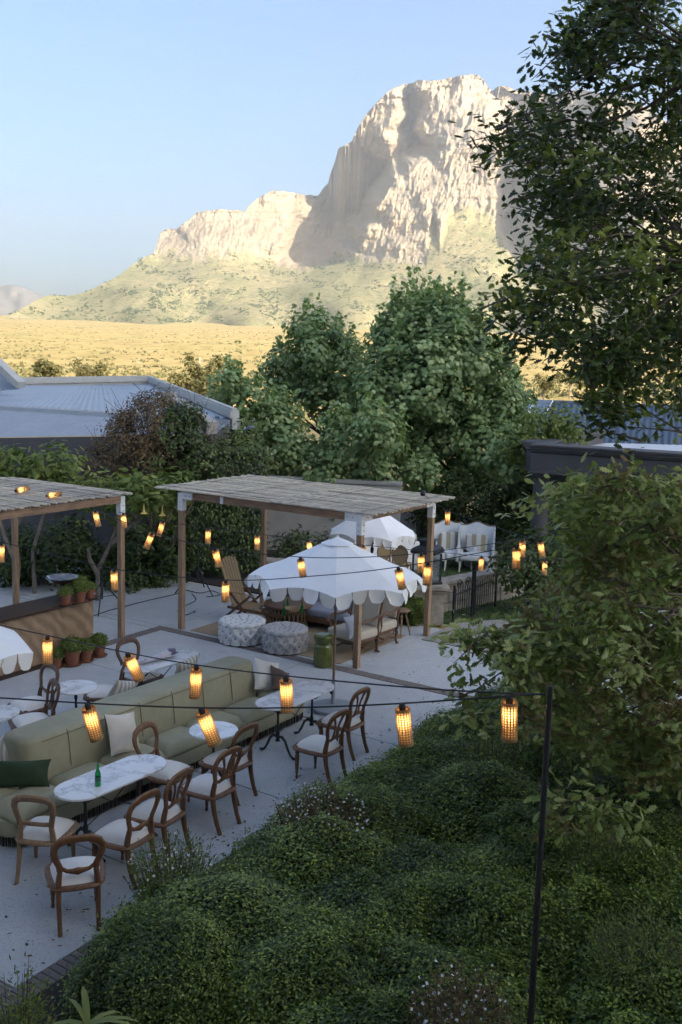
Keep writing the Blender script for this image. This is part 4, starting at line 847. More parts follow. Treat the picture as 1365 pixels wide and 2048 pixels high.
# low blue-grey daybed beyond the drum table
db = empty('daybed', uv(15.95, -10.35), UA - R(90), 'low daybed with blue grey cushions deep under the pergola', 'daybed')
MB().box((0, 0, 0.20), (1.9, 0.8, 0.10)).build('frame', M_CHAIRD, db, bev=0.01); MB().box((0, 0, 0.33), (1.86, 0.78, 0.16)).build('mattress', M_BLUEC, db, True, bev=0.05, seg=3)
for i in range(3): MB().box((-0.6 + i * 0.6, 0.30, 0.55), (0.56, 0.16, 0.36)).build('back_cushion', M_BLUEC, db, True, bev=0.06, seg=3)
for sx in (-1, 1):
    for sy in (-1, 1): MB().box((sx * 0.88, sy * 0.34, 0.075), (0.06, 0.06, 0.15)).build('leg', M_CHAIRD, db)
# pot and greenery on drum table
p = gp(583, 1226, 0.463); pl = empty('succulent_bowl', (p.x, p.y, 0.463), 0, 'wooden bowl with green bottles and leaves on drum table', 'bowl')
MB().lathe([(0.08, 0), (0.15, 0.05), (0.16, 0.10), (0.145, 0.10), (0.07, 0.03)], 20).build('bowl', M_TEAK, pl, True)
for k in range(3): MB().lathe([(0.028, 0), (0.03, 0.12), (0.012, 0.19), (0.012, 0.24)], 10, (0.2 * math.cos(k * 2), 0.2 * math.sin(k * 2) - .02, 0)).build('bottle', M_GGLASS, pl, True)

# ------------------------------------------------------------------ pier, garden wall, gate, lantern
pc = gp(884, 1253, 0); pr = empty('stone_pier', (pc.x - 0.30, pc.y + 0.34, 0), UA - R(52), 'weathered stone pier with moulded cap carrying the black lantern', 'pier')
MB().box((0, 0, 0.33), (0.62, 0.62, 0.66)).build('shaft', M_STONE, pr, bev=0.015); MB().box((0, 0, 0.69), (0.70, 0.70, 0.06)).build('cap_mould', M_STONE, pr, bev=0.02); MB().box((0, 0, 0.77), (0.80, 0.80, 0.10)).build('cap', M_STONE, pr, bev=0.03, seg=3)
wa, wb_ = pc + Vector((-0.15, 0.95, 0)), gp(1040, 1190, 0); d = wb_ - wa; gw = empty('garden_wall', (wa + wb_) / 2, math.atan2(d.y, d.x), 'low stone garden wall with smooth coping running behind the gate', 'wall'); L = d.length
for i in range(5): MB().box((-L / 2 + (i + .5) * L / 5, 0, 0.66), (L / 5 - 0.008, 0.36, 0.08)).build('coping_stone', M_STONE, gw, bev=0.012)
for r_ in range(3):
    for i in range(7): MB().box((-L / 2 + (i + .5) * L / 7, 0, 0.105 + r_ * 0.208), (L / 7 - 0.012, 0.26 + random.uniform(-.01, .01), 0.198)).build('stone_block', M_STONE, gw, bev=0.012)
g0, g1 = gp(905, 1251, 0), gp(992, 1214, 0); d = g1 - g0; L = d.length; gt = empty('iron_gate', g0, math.atan2(d.y, d.x), 'black wrought iron garden gate with scroll top beside the pier', 'gate')
for x, h in ((0.03, 0.82), (L * .42, 1.0), (L * .46, 1.0), (L - 0.03, 0.82)): MB().box((x, 0, h / 2), (0.04, 0.04, h)).build('gate_post', M_IRON, gt)
for z in (0.10, 0.62): MB().bar((0.03, 0, z), (L - .03, 0, z), 0.02, 0.025).build('rail', M_IRON, gt)
for i in range(int(L / 0.1) - 1):
    x = 0.1 + i * 0.1; b = MB().bar((x, 0, 0.10), (x, 0, 0.72 + 0.06 * math.sin(x * 5)), 0.012, 0.012, (1, 0, 0)).build('bar', M_IRON, gt)
for x0 in (L * .12, L * .30): MB().tube([(x0 + 0.11 * (1 - k / 22) * math.cos(k * .55), 0, 0.80 + 0.11 * (1 - k / 22) * math.sin(k * .55)) for k in range(20)], 0.012, 6).build('scroll', M_IRON, gt)
ln = empty('garden_lantern', (pr.location.x - .02, pr.location.y - .02, 0.82), pr.rotation_euler.z + 0.25, 'large black metal and glass lantern standing on the stone pier', 'lantern')
MB().box((0, 0, 0.03), (0.50, 0.50, 0.06)).build('base', M_IRON, ln, bev=0.008)
for sx in (-1, 1):
    for sy in (-1, 1): MB().box((sx * 0.21, sy * 0.21, 0.34), (0.035, 0.035, 0.56)).build('corner_post', M_IRON, ln)
for (cx_, cy_, a) in ((0.21, 0, 0), (-0.21, 0, 0), (0, 0.21, R(90)), (0, -0.21, R(90))): MB().box((cx_, cy_, 0.34), (0.004, 0.38, 0.55), a).build('pane', M_GLASS, ln)
MB().lathe([(0.37, 0.62), (0.38, 0.66), (0.34, 0.72), (0.24, 0.76), (0.18, 0.77), (0.18, 0.84), (0.23, 0.86), (0.20, 0.89), (0.02, 0.90)], 4).build('roof', M_IRON, ln, bev=0.008)
for i, (x, y) in enumerate(((-.06, .05), (.08, -.04), (.0, -.1))): c = MB().lathe([(0.035, 0.06), (0.035, 0.20 + .04 * i), (0.006, 0.22 + .04 * i)], 12, (x, y, 0)).build('candle', M_SEAT, ln, True)
# wing chairs on the lawn
def wing(px, rz, label):
    p = gp(px[0], px[1], 0); t = empty('wing_chair', (p.x, p.y, 0), rz, label, 'wing chair', 'striped wing chairs on the lawn')
    w = 0.44; n = 28; V = []; 
    for i in range(n + 1):
        a = i / n * 2 - 1; top = 1.06 + 0.13 * math.exp(-(a / .5) ** 2) + 0.05 * abs(a) ** 3
        V += [(a * w, 0.36, 0.40), (a * w, 0.44, top), (a * w, 0.50, top), (a * w, 0.46, 0.30)]
    Fq = []
    for i in range(n):
        for (q, r_) in ((0, 1), (1, 2), (2, 3), (3, 0)): Fq.append((i * 4 + q, (i + 1) * 4 + q, (i + 1) * 4 + r_, i * 4 + r_))
    link('backrest', np_mesh('backrest', V, Fq), M_PALEV, t)
    MB().tube([(a * w, 0.47, 1.06 + 0.13 * math.exp(-(a / .5) ** 2) + 0.05 * abs(a) ** 3 + 0.01) for a in np.linspace(-1, 1, 29)], 0.018, 6).build('top_rail', M_TEAK, t, True)
    MB().box((0, -0.02, 0.40), (0.74, 0.76, 0.17)).build('seat', M_PALEV, t, True, bev=0.05, seg=3)
    for sx in (-1, 1):
        m = MB(); m.prism([(sx * w - 0.04, -0.38), (sx * w + 0.04, -0.38), (sx * w + 0.04, 0.46), (sx * w - 0.04, 0.46)], 0.28, 0.62); m.build('arm', M_PALEV, t, True, bev=0.03, seg=3)
        m = MB(); m.add([(sx * w - .03, 0.08, 0.60), (sx * w + .03, 0.08, 0.60), (sx * w + .03, 0.46, 0.60), (sx * w - .03, 0.46, 0.60), (sx * w - .03, 0.22, 1.08), (sx * w + .03, 0.22, 1.08), (sx * w + .03, 0.48, 1.12), (sx * w - .03, 0.48, 1.12)], [(3, 2, 1, 0), (4, 5, 6, 7), (0, 1, 5, 4), (1, 2, 6, 5), (2, 3, 7, 6), (3, 0, 4, 7)]); m.build('wing', M_PALEV, t, True, bev=0.02, seg=2)
        for yy in (-0.33, 0.40): MB().tube([(sx * 0.36, yy, 0.3), (sx * 0.37, yy, 0.12), (sx * 0.38, yy, 0)], [0.03, 0.022, 0.016], 8).build('leg', M_SEAT, t, True)
    c = MB().box((0, 0.24, 0.68), (0.56, 0.14, 0.46)).build('striped_pad', M_STRIPE, t, True, bev=0.06, seg=3); c['label'] = 'gold and ivory striped back pad'
    return t
wing((905, 1137), R(20), 'ivory wing chair with gold striped pad, beside the tree trunk')
wing((950, 1142), R(-10), 'ivory wing chair with gold striped pad, above the tufted ottoman')
# cloth-covered table and cane chairs under the small parasol
p = gp(752, 1146, 0); tb_ = empty('draped_table', (p.x + .1, p.y + 0.5, 0), R(20), 'table under a long white cloth below the small parasol', 'table')
MB().box((0, 0, 0.37), (2.0, 0.85, 0.74), taper=0.93).build('tablecloth', M_CANVAS, tb_, True, bev=0.03); MB().box((0, 0, 0.755), (1.7, 0.7, 0.02)).build('table_top', M_TEAK, tb_)
def cane_chair(px, rz, label):
    p = gp(px[0], px[1], 0); t = empty('cane_chair', (p.x, p.y, 0), rz, label, 'chair', 'cane chairs on the lawn')
    MB().box((0, 0, 0.45), (0.44, 0.42, 0.05)).build('seat', M_CANE, t, bev=0.015); loop = [(0.19 * math.cos(a), -0.22 - 0.05 * (0.72 + .2 * math.sin(a) - .5), 0.72 + 0.22 * math.sin(a)) for a in np.linspace(0, 2 * math.pi, 20)[:-1]]
    MB().tube(loop, 0.02, 6, closed=True).build('back_frame', M_TEAK, t, True); m = MB(); m.add(loop, [tuple(range(len(loop)))]); m.build('cane_panel', M_CANE, t)
    for sx in (-1, 1):
        for yy in (-0.19, 0.18): MB().bar((sx * 0.19, yy, 0.45), (sx * 0.20, yy * 1.1, 0), 0.035, 0.035, (0, 1, 0)).build('leg', M_TEAK, t)
        MB().bar((sx * .19, -.2, .3), (sx * .19, .2, .3), .02, .02).build('stretcher', M_TEAK, t); MB().bar((sx * 0.19, -0.2, 0.45), (sx * 0.16, -0.235, 0.62), 0.03, 0.03, (0, 1, 0)).build('back_stile', M_TEAK, t)
cane_chair((802, 1165), R(-15), 'round-backed cane chair beside the black lantern'); cane_chair((757, 1158), R(30), 'cane chair half hidden behind the large parasol canopy')

# ------------------------------------------------------------------ stage kit behind the pergola: stands, cables, bottle
def stand(px, label, rz):
    p = gp(px[0], px[1], 0); t = empty('tripod_stand', (p.x, p.y, 0), rz, label, 'stand', 'black tripod stands')
    MB().tube([(0, 0, 0.25), (0, 0, 1.0)], 0.018, 8).build('pole', M_BLACK, t, True); MB().lathe([(0.03, 0.55), (0.03, 0.62)], 10).build('collar', M_BLACK, t)
    for k in range(3): a = k * 2.094 + .4; l_ = MB().tube([(0, 0, 0.62), (0.5 * math.cos(a), 0.5 * math.sin(a), 0.02)], 0.014, 6).build('leg', M_BLACK, t); MB().tube([(0, 0, 0.30), (0.25 * math.cos(a), 0.25 * math.sin(a), 0.30)], 0.008, 5).build('brace', M_BLACK, t)
stand((205, 1222), 'black folding tripod stand behind the bar counter end', 0.2); stand((395, 1186), 'black tripod stand amid cables by the creeper wall', 1.0)
def cable(pts, label, r=0.009):
    P = [gp(x, y, 0.012) for x, y in pts]; out = []
    for i in range(len(P) - 1):
        for k in range(6): f = k / 6; a, b, c, e = P[max(i - 1, 0)], P[i], P[i + 1], P[min(i + 2, len(P) - 1)]; out.append(0.5 * ((2 * b) + (c - a) * f + (2 * a - 5 * b + 4 * c - e) * f * f + (3 * b - a - 3 * c + e) * f ** 3))
    o = MB().tube(out, r, 6).build('cable', M_BLACK, None, True); tag(o, label, 'cable')
cable([(187, 1232), (215, 1222), (245, 1214), (300, 1200), (352, 1188), (372, 1178)], 'black cable trailing across concrete from counter to tripod stand')
cable([(384, 1187), (392, 1200), (370, 1212), (356, 1222), (372, 1230), (390, 1222), (388, 1226)], 'looped black cable lying near the pergola post')
cable([(372, 1180), (400, 1186), (425, 1182), (440, 1190), (410, 1194)], 'coiled black cable under the tripod stand by the creeper')
p = gp(430, 1142, 0.0); sp_ = empty('low_table', (p.x, p.y, 0), 0.1, 'low dark table holding the water bottle by the creeper wall', 'table'); MB().box((0, 0, 0.5), (1.3, 0.6, 0.04)).build('table_top', M_BLACK, sp_)
for sx in (-1, 1):
    for sy in (-1, 1): MB().box((sx * .6, sy * .25, .24), (.04, .04, .48)).build('leg', M_BLACK, sp_)
q = sp_.location; wbq = MB().lathe([(0.032, 0), (0.033, 0.14), (0.014, 0.19), (0.014, 0.22)], 12).build('water_bottle', M_GLASS, None, True); wbq.location = (q.x - 0.12, q.y - 0.1, 0.521); tag(wbq, 'clear plastic water bottle on the low dark table', 'bottle')
bw = MB().lathe([(0.12, 0), (0.2, 0.02), (0.26, 0.09), (0.275, 0.10), (0.27, 0.085), (0.19, 0.03), (0.02, 0.02)], 36).build('steel_bowl', M_STEEL, None, True); p = at(124, 1165, uv(11.0, -13.6).y); bw.location = (p.x, p.y, p.z); 
bs = MB(); bs.lathe([(0.05, -p.z + 0.0), (0.05, -0.01)], 20); bs.build('stand_drum', M_DARKW, bw); tag(bw, 'wide polished steel bowl raised behind the bar counter', 'bowl')

# ------------------------------------------------------------------ strings of rattan lanterns
t = NT('rattan_weave_lit'); t.col(t.ramp(t.noise(60, 4), [(0.3, (0.34, 0.21, 0.10)), (0.7, (0.52, 0.36, 0.18))])); t.set(Roughness=0.7)
tr = t.n('ShaderNodeBsdfTranslucent'); tr.inputs[0].default_value = (0.70, 0.46, 0.22, 1); mx = t.n('ShaderNodeMixShader'); mx.inputs[0].default_value = 0.3; t.l(t.b.outputs[0], mx.inputs[1]); t.l(tr.outputs[0], mx.inputs[2]); t.l(mx.outputs[0], t.out.inputs['Surface']); M_RATTAN = t.m
t = NT('warm_filament_bulb'); em = t.n('ShaderNodeEmission'); em.inputs[0].default_value = (1.0, 0.60, 0.24, 1); em.inputs[1].default_value = BULB; t.l(em.outputs[0], t.out.inputs['Surface']); M_BULB = t.m
sh = MB(); RL, HL = 0.044, 0.215
for k in range(15): a = 2 * math.pi * k / 15; sh.bar((RL * math.cos(a), RL * math.sin(a), -0.03), (RL * math.cos(a), RL * math.sin(a), -0.03 - HL), 0.0085, 0.002, (math.cos(a), math.sin(a), 0))
for j in range(14): z = -0.034 - j * (HL - 0.008) / 13; sh.lathe([(RL + 0.002, z - 0.004), (RL + 0.003, z + 0.004)], 18, cap=False)
for z in (-0.032, -0.03 - HL): sh.lathe([(RL + 0.004, z - 0.010), (RL + 0.004, z + 0.010), (RL - 0.002, z + 0.010), (RL - 0.002, z - 0.010)], 18, cap=False)
sh.lathe([(0.001, -0.03 - HL), (RL, -0.032 - HL)], 18, cap=False)
t = NT('rattan_lining'); tr = t.n('ShaderNodeBsdfTranslucent'); tr.inputs[0].default_value = (0.92, 0.80, 0.58, 1); t.l(tr.outputs[0], t.out.inputs['Surface']); M_LINING = t.m
lining_me = MB().lathe([(RL - 0.004, -0.03 - HL), (RL - 0.004, -0.03)], 18, cap=False).mesh('lining', True); lining_me.materials.append(M_LINING)
shade_me = sh.mesh('shade'); shade_me.materials.append(M_RATTAN)
bulb_me = MB().lathe([(0.006, -0.062), (0.013, -0.075), (0.019, -0.095), (0.016, -0.115), (0.004, -0.125)], 10).mesh('bulb', True); bulb_me.materials.append(M_BULB)
cap_me = MB().lathe([(0.020, -0.035), (0.022, -0.005), (0.016, 0.012), (0.008, 0.014)], 10).lathe([(0.010, -0.062), (0.010, -0.035)], 8).mesh('socket'); cap_me.materials.append(M_BLACK)
hoop_me = MB().tube([(-RL, 0, -0.03), (-0.03, 0, -0.008), (0, 0, -0.002), (0.03, 0, -0.008), (RL, 0, -0.03)], 0.003, 5).mesh('handle'); hoop_me.materials.append(M_RATTAN)
def lantern(P, tilt, az, label, group):
    o = empty('string_lantern', P, 0, label, 'lantern', group); o.rotation_euler = (Euler((0, 0, az)).to_matrix() @ Euler((0, tilt, 0)).to_matrix()).to_euler()
    for nm, me in (('shade', shade_me), ('lining', lining_me), ('bulb', bulb_me), ('socket', cap_me), ('handle', hoop_me)):
        c = bpy.data.objects.new(nm, me); COL.objects.link(c); c.parent = o
ORD = ['first', 'second', 'third', 'fourth', 'fifth', 'sixth', 'seventh', 'eighth', 'ninth']
def string(name_label, ctrl, lanterns, group, lab):
    """ctrl: (px,py,dist) points; the cable runs smoothly through them; lanterns: (px, tilt degrees)."""
    P = [at(*c) for c in ctrl]; out = []
    for i in range(len(P) - 1):
        for k in range(8): f = k / 8; a, b, c, e = P[max(i - 1, 0)], P[i], P[i + 1], P[min(i + 2, len(P) - 1)]; out.append(0.5 * ((2 * b) + (c - a) * f + (2 * a - 5 * b + 4 * c - e) * f * f + (3 * b - a - 3 * c + e) * f ** 3))
    out.append(P[-1]); o = MB().tube(out, 0.0055, 5).build('string_cable', M_BLACK, None, True); tag(o, name_label, 'cable', 'lantern cables')
    def px_of(q): d = q - Vector((0, 0, CAM_H)); return 682.5 + F_PX * d.dot(rgt) / d.dot(fwd)
    for li, (px, tilt) in enumerate(lanterns):
        best = min(((abs(px_of(out[i].lerp(out[i + 1], s / 10)) - px), i, s) for i in range(len(out) - 1) for s in range(10))); q = out[best[1]].lerp(out[best[1] + 1], best[2] / 10)
        lantern(q - Vector((0, 0, 0.012)), R(-tilt), R(random.uniform(-25, 25)), lab[0] % ORD[len(lanterns) - 1 - li if lab[1] else li], group)
string('black cable of the lantern string tied to the dark pole, lower run', [(-160, 1388, 6.6), (0, 1396, 6.5), (180, 1407, 6.4), (400, 1416, 6.25), (610, 1415, 6.1), (805, 1407, 5.9), (1022, 1392, 5.5), (1106, 1388, 5.36)], [(174, 14), (404, 22), (806, 8), (1020, 3)], 'lanterns on the string tied low to the dark pole', ('glowing rattan lantern, %s from the dark pole on the lower string', 1))
string('black cable of the lantern string tied to the dark pole, upper run', [(-160, 1210, 10.0), (0, 1250, 9.2), (95, 1271, 8.9), (257, 1306, 8.1), (393, 1330, 7.5), (572, 1352, 6.9), (860, 1378, 6.0), (1104, 1390, 5.37)], [(95, -1), (255, 24), (393, -2), (571, 4)], 'lanterns on the string rising from the dark pole', ('glowing rattan lantern, %s from the dark pole on the upper string', 1))
string('black cable crossing in front of the parasol canopy', [(-140, 1060, 13.2), (0, 1084, 12.8), (228, 1138, 12.2), (452, 1160, 11.6), (630, 1152, 11.3), (797, 1134, 11.2), (1034, 1092, 11.2), (1180, 1062, 11.4)], [(2, -3), (229, 2), (452, -1), (797, 14), (855, -1), (1034, 2)], 'lanterns on the string before the parasol', ('glowing rattan lantern, %s from the oak on the string crossing the parasol canopy', 1))
string('black cable from the counter pergola corner over the parasol top', [(185, 1018, 15.6), (303, 1064, 14.2), (430, 1096, 13.2), (601, 1114, 12.6), (740, 1114, 12.6), (860, 1104, 13.2), (1046, 1078, 14.2), (1180, 1050, 14.8)], [(190, 12), (304, -24), (430, 14), (601, 10), (844, 0), (1046, 2)], 'lanterns on the string from the counter pergola corner', ('glowing rattan lantern, %s from the counter pergola corner on the string over the parasol top', 0))
string('black cable running behind the parasol top to the lawn', [(238, 1024, 17.2), (325, 1042, 16.8), (416, 1056, 16.4), (515, 1068, 16.2), (620, 1080, 16.2), (726, 1090, 16.4), (850, 1102, 16.8), (964, 1112, 17.0), (1092, 1120, 17.2), (1200, 1120, 17.3)], [(246, 6), (326, -16), (417, -2), (515, 0), (617, 12), (727, 2), (964, -2), (1091, 2)], 'lanterns on the string behind the parasol', ('glowing rattan lantern, %s from the counter pergola post on the string behind the parasol', 0))
string('black cable sagging from the pergola post towards the oak', [(848, 990, 18.4), (895, 1020, 17.6), (985, 1052, 16.0), (1081, 1080, 14.4), (1200, 1086, 13.0)], [(896, 2), (1081, 12)], 'lanterns on the string beside the oak leaves', ('glowing rattan lantern, %s from the pergola post on the string to the oak', 0))
# two lanterns lying on the counter pergola roof
for (px, py, az, lab) in ((30, 982, 35, 'glowing rattan lantern lying on the lath roof, tipped half upright'), (93, 992, 8, 'glowing rattan lantern lying flat on the lath roof')):
    p = gp(px, py, PH + 0.13); lantern(p, R(-100), R(az), lab, 'lanterns on the lath roof')
# dark pole carrying the strings
p = at(1106, 1386, 5.36); po = empty('lamp_pole', (p.x - 0.02, p.y - 0.02, 0), 0, 'tall slim dark metal pole standing in the shrubs', 'pole')
MB().tube([(0.01, 0, 0), (0.005, 0, 1.5), (0, 0, p.z + 0.03)], [0.021, 0.02, 0.017], 12).build('shaft', simple('dark_pole_paint', (0.03, 0.03, 0.034), 0.45, 0.3, 10), po, True); MB().lathe([(0.02, p.z + 0.03), (0.016, p.z + 0.045)], 12).build('cap', M_BLACK, po); MB().tube([(0.02, 0, 1.9), (0.06, 0.01, 1.92), (0.07, 0.0, 1.88)], 0.006, 5).build('hook', M_BLACK, po)
fl_ = MB(); fl_.lathe([(0.03, 0), (0.05, 0.03), (0.05, 0.10), (0.02, 0.12)], 12); fo_ = fl_.build('spot_lamp', M_BLACK, None, True); p = gp(845, 990, PH + .08); fo_.location = p; fo_.rotation_euler = (0.8, 0.3, 0); tag(fo_, 'small black spotlight clamped on the pergola roof corner', 'spotlight')
# ------------------------------------------------------------------ buildings beyond the garden
def corrugated(name, A, B, C, D, pitch, amp, mat, parent, nseg=6):
    """sheet with corrugations running from edge AB to edge DC (A,B eave; D,C ridge)."""
    A, B, C, D = [Vector(p) for p in (A, B, C, D)]; L = ((B - A).length + (C - D).length) / 2; n = max(8, int(L / pitch) * nseg); nr = unit((B - A).cross(D - A)); V = []
    for i in range(n + 1):
        s = i / n; h = amp * math.cos(2 * math.pi * i / nseg); V += [A.lerp(B, s) + nr * h, D.lerp(C, s) + nr * h]
    Fq = [(2 * i, 2 * i + 2, 2 * i + 3, 2 * i + 1) for i in range(n)]
    return link(name, np_mesh(name, V, Fq, True), mat, parent)
def roofmat(name, c, rough=0.42):
    t = NT(name); a = t.noise(0.7, 5, 0.65); b = t.noise(5, 5, 0.65, stretch=(1, 1, 0.2))
    t.col(t.mix(0.5, t.ramp(a, [(0.3, dk(c, 0.82)), (0.7, dk(c, 1.12))]), t.ramp(b, [(0.35, dk(c, 0.85)), (0.65, dk(c, 1.1))]))); t.set(Roughness=rough); t.b.inputs['Specular IOR Level'].default_value = 0.35; return t.m
M_ROOF1 = roofmat('blue_grey_iron', (0.26, 0.30, 0.36)); M_ROOF2 = roofmat('dark_blue_iron', (0.055, 0.085, 0.13), 0.6)
M_PARA = simple('pale_parapet', (0.42, 0.42, 0.40), 0.85, 0.1, 3); M_WALLP = simple('garden_wall_plaster', (0.33, 0.32, 0.30), 0.9, 0.18, 1.5, 0.2, 20); M_DKWALL = simple('charcoal_plaster', (0.07, 0.068, 0.075), 0.75, 0.15, 3)
def quadbox(m, a, b, w, h):
    m.bar(Vector(a), Vector(b), w, h); return m
bl = empty('farm_shed', at(150, 830, 34), 0, 'large shed with blue grey corrugated iron roofs beyond the creeper', 'building'); ofs = bl.location.copy()
def rel(px, py, dist): return at(px, py, dist) - ofs
# lower near roof
d_, e1_ = rel(-260, 796, 31.8), rel(470, 840, 24); c_ = d_.lerp(e1_, 1.0); nh_ = Vector((e1_.y - d_.y, -(e1_.x - d_.x), 0)).normalized(); a, b = d_ + nh_ * 5.2 + Vector((0, 0, -1.1)), c_ + nh_ * 0.9 + Vector((0, 0, -0.3)); d_ = d_ - Vector((0, 0, .05)); c_ = c_ - Vector((0, 0, .05))
corrugated('near_roof', a, b, c_, d_, 0.076, 0.011, M_ROOF1, bl)
quadbox(MB(), d_ - Vector((0, 0, .05)), c_ - Vector((0, 0, .05)), 0.45, 0.22).build('ridge_flashing', roofmat('flashing', (0.36, 0.40, 0.45)), bl)
# upper roof behind, parapets
e0, e1, e2, e3 = rel(-260, 795, 31.8), rel(470, 838, 24), rel(302, 768, 41), rel(-40, 772, 40)
corrugated('upper_roof', e0, e1, e2, e3, 0.19, 0.016, M_ROOF1, bl)
quadbox(MB(), rel(36, 762, 40.4), rel(303, 757, 41.3), 0.25, 0.22).bar(rel(36, 767, 40.4), rel(303, 763, 41.3), 0.16, 0.5).build('back_parapet', M_PARA, bl); quadbox(MB(), rel(300, 757, 41.4), rel(470, 829, 23.8), 0.22, 0.18).bar(rel(300, 764, 41.4), rel(470, 838, 23.8), 0.12, 0.5).build('side_parapet', M_PARA, bl)
quadbox(MB(), rel(-14, 716, 33.5), rel(42, 770, 32.5), 0.30, 0.22).build('gable_coping', M_PARA, bl)
corrugated('gable_roof', rel(-200, 800, 33.4), rel(40, 778, 32.8), rel(-10, 724, 34.5), rel(-200, 724, 36), 0.076, 0.011, M_ROOF1, bl)
m = MB(); z0 = -ofs.z
for (p, q) in ((a, b), (b, e1)): m.add([Vector((p.x, p.y, z0)), Vector((q.x, q.y, z0)), Vector((q.x, q.y, q.z - .02)), Vector((p.x, p.y, p.z - .02))], [(0, 1, 2, 3)])
m.build('wall', M_DKWALL, bl)
quadbox(MB(), rel(330, 797, 24.6), rel(352, 797, 24.6), 0.3, 0.32).build('chimney_block', M_WALLP, bl); quadbox(MB(), rel(352, 806, 24.6), rel(425, 856, 22.8), 0.28, 0.28).build('gable_parapet', M_WALLP, bl)

pt = empty('portico', at(1085, 945, 24.4), 0, 'charcoal portico with moulded cornice and round column', 'building'); po_ = pt.location.copy()
def rp(px, py, dist): return at(px, py, dist) - po_
k0 = at(1066, 918, 24.0); k1 = at(1420, 942, 22.2); k2 = at(1195, 888, 30.5); zb, zt = k0.z - 0.33, k0.z + 0.33
def ent(p, q, name):
    p = Vector((p.x, p.y, 0)); q = Vector((q.x, q.y, 0)); zm = (zb + zt) / 2
    for (zz, hh, ww, nm) in ((zm - 0.05, 0.46, 0.40, 'frieze'), (zb + 0.05, 0.08, 0.46, 'architrave'), (zt - 0.10, 0.06, 0.48, 'lower_cornice'), (zt - 0.03, 0.08, 0.60, 'cornice'), (zt + 0.03, 0.05, 0.70, 'cap_mould')):
        MB().bar(p + Vector((0, 0, zz)) - po_, q + Vector((0, 0, zz)) - po_, ww, hh).build(nm, M_DKWALL, pt, bev=0.01)
ent(k0, k1, 'front'); ent(k0 + Vector((0.1, 0.36, 0)), k2, 'side')
MB().lathe([(0.24, zb - 0.12), (0.30, zb - 0.06), (0.30, zb)], 20, (k0.x + .25 - po_.x, k0.y + .02 - po_.y, -po_.z)).build('capital', M_DKWALL, pt, True); MB().lathe([(0.24, 0), (0.19, zb - 0.12)], 20, (k0.x + .25 - po_.x, k0.y + .02 - po_.y, -po_.z)).build('column', M_DKWALL, pt, True)
m = MB(); f0, f1, f2, f3 = rp(1100, 908, 24.6), rp(1450, 920, 23), rp(1450, 892, 30), rp(1185, 885, 30.6); m.add([f0, f1, f2, f3], [(0, 1, 2, 3)]); m.build('flat_roof', simple('white_membrane', (0.55, 0.57, 0.6), 0.7, 0.1, 2), pt)
m = MB(); m.add([Vector((k0.x + .6, k0.y + 2.2, 0)) - po_, Vector((k1.x + 1, k1.y + 2.2, 0)) - po_, Vector((k1.x + 1, k1.y + 2.2, zb)) - po_, Vector((k0.x + .6, k0.y + 2.2, zb)) - po_], [(0, 1, 2, 3)]); m.build('rear_wall', M_DKWALL, pt)
bh = empty('blue_roof_house', at(1250, 870, 32), 0, 'house with dark blue ribbed iron roof and solar panels', 'building'); bo = bh.location.copy()
def rb_(px, py, dist): return at(px, py, dist) - bo
corrugated('roof', rb_(1010, 890, 31), rb_(1450, 905, 29), rb_(1450, 818, 35.5), rb_(1030, 800, 37.5), 0.20, 0.028, M_ROOF2, bh, 8)
quadbox(MB(), rb_(1030, 799, 37.5), rb_(1450, 816, 35.5), 0.2, 0.08).build('ridge_cap', roofmat('ridge_iron', (0.2, 0.24, 0.3)), bh)
m = MB(); q0, q1 = rb_(1010, 892, 31), rb_(1450, 907, 29); m.add([Vector((q0.x, q0.y, -bo.z)), Vector((q1.x, q1.y, -bo.z)), q1, q0], [(0, 1, 2, 3)]); m.build('wall', M_DKWALL, bh)
t = NT('solar_cells'); br_ = t.n('ShaderNodeTexBrick'); br_.inputs['Scale'].default_value = 6; br_.inputs['Color1'].default_value = (0.012, 0.02, 0.05, 1); br_.inputs['Color2'].default_value = (0.014, 0.024, 0.06, 1); br_.inputs['Mortar'].default_value = (0.06, 0.07, 0.1, 1); br_.inputs['Mortar Size'].default_value = 0.02; br_.offset = 0; t.l(t.coord(), br_.inputs[0]); t.col(br_.outputs[0]); t.set(Roughness=0.1); M_SOLAR = t.m
for (xa, xb) in ((1036, 1070), (1073, 1106)):
    A_, B_, C_, D_ = rb_(xa - 14, 832, 34.6), rb_(xb - 16, 834, 34.5), rb_(xb, 806, 36.6), rb_(xa, 804, 36.7); n_ = unit((B_ - A_).cross(D_ - A_)) * 0.09
    m = MB(); m.add([A_ + n_, B_ + n_, C_ + n_, D_ + n_, A_ + n_ * .6, B_ + n_ * .6, C_ + n_ * .6, D_ + n_ * .6], [(0, 1, 2, 3), (7, 6, 5, 4), (0, 4, 5, 1), (1, 5, 6, 2), (2, 6, 7, 3), (3, 7, 4, 0)]); s_ = m.build('solar_panel', M_SOLAR, bh)
    MB().tube([A_ + n_ * 1.02, B_ + n_ * 1.02, C_ + n_ * 1.02, D_ + n_ * 1.02], 0.02, 4, closed=True).build('frame', M_WHITEMETAL, s_)
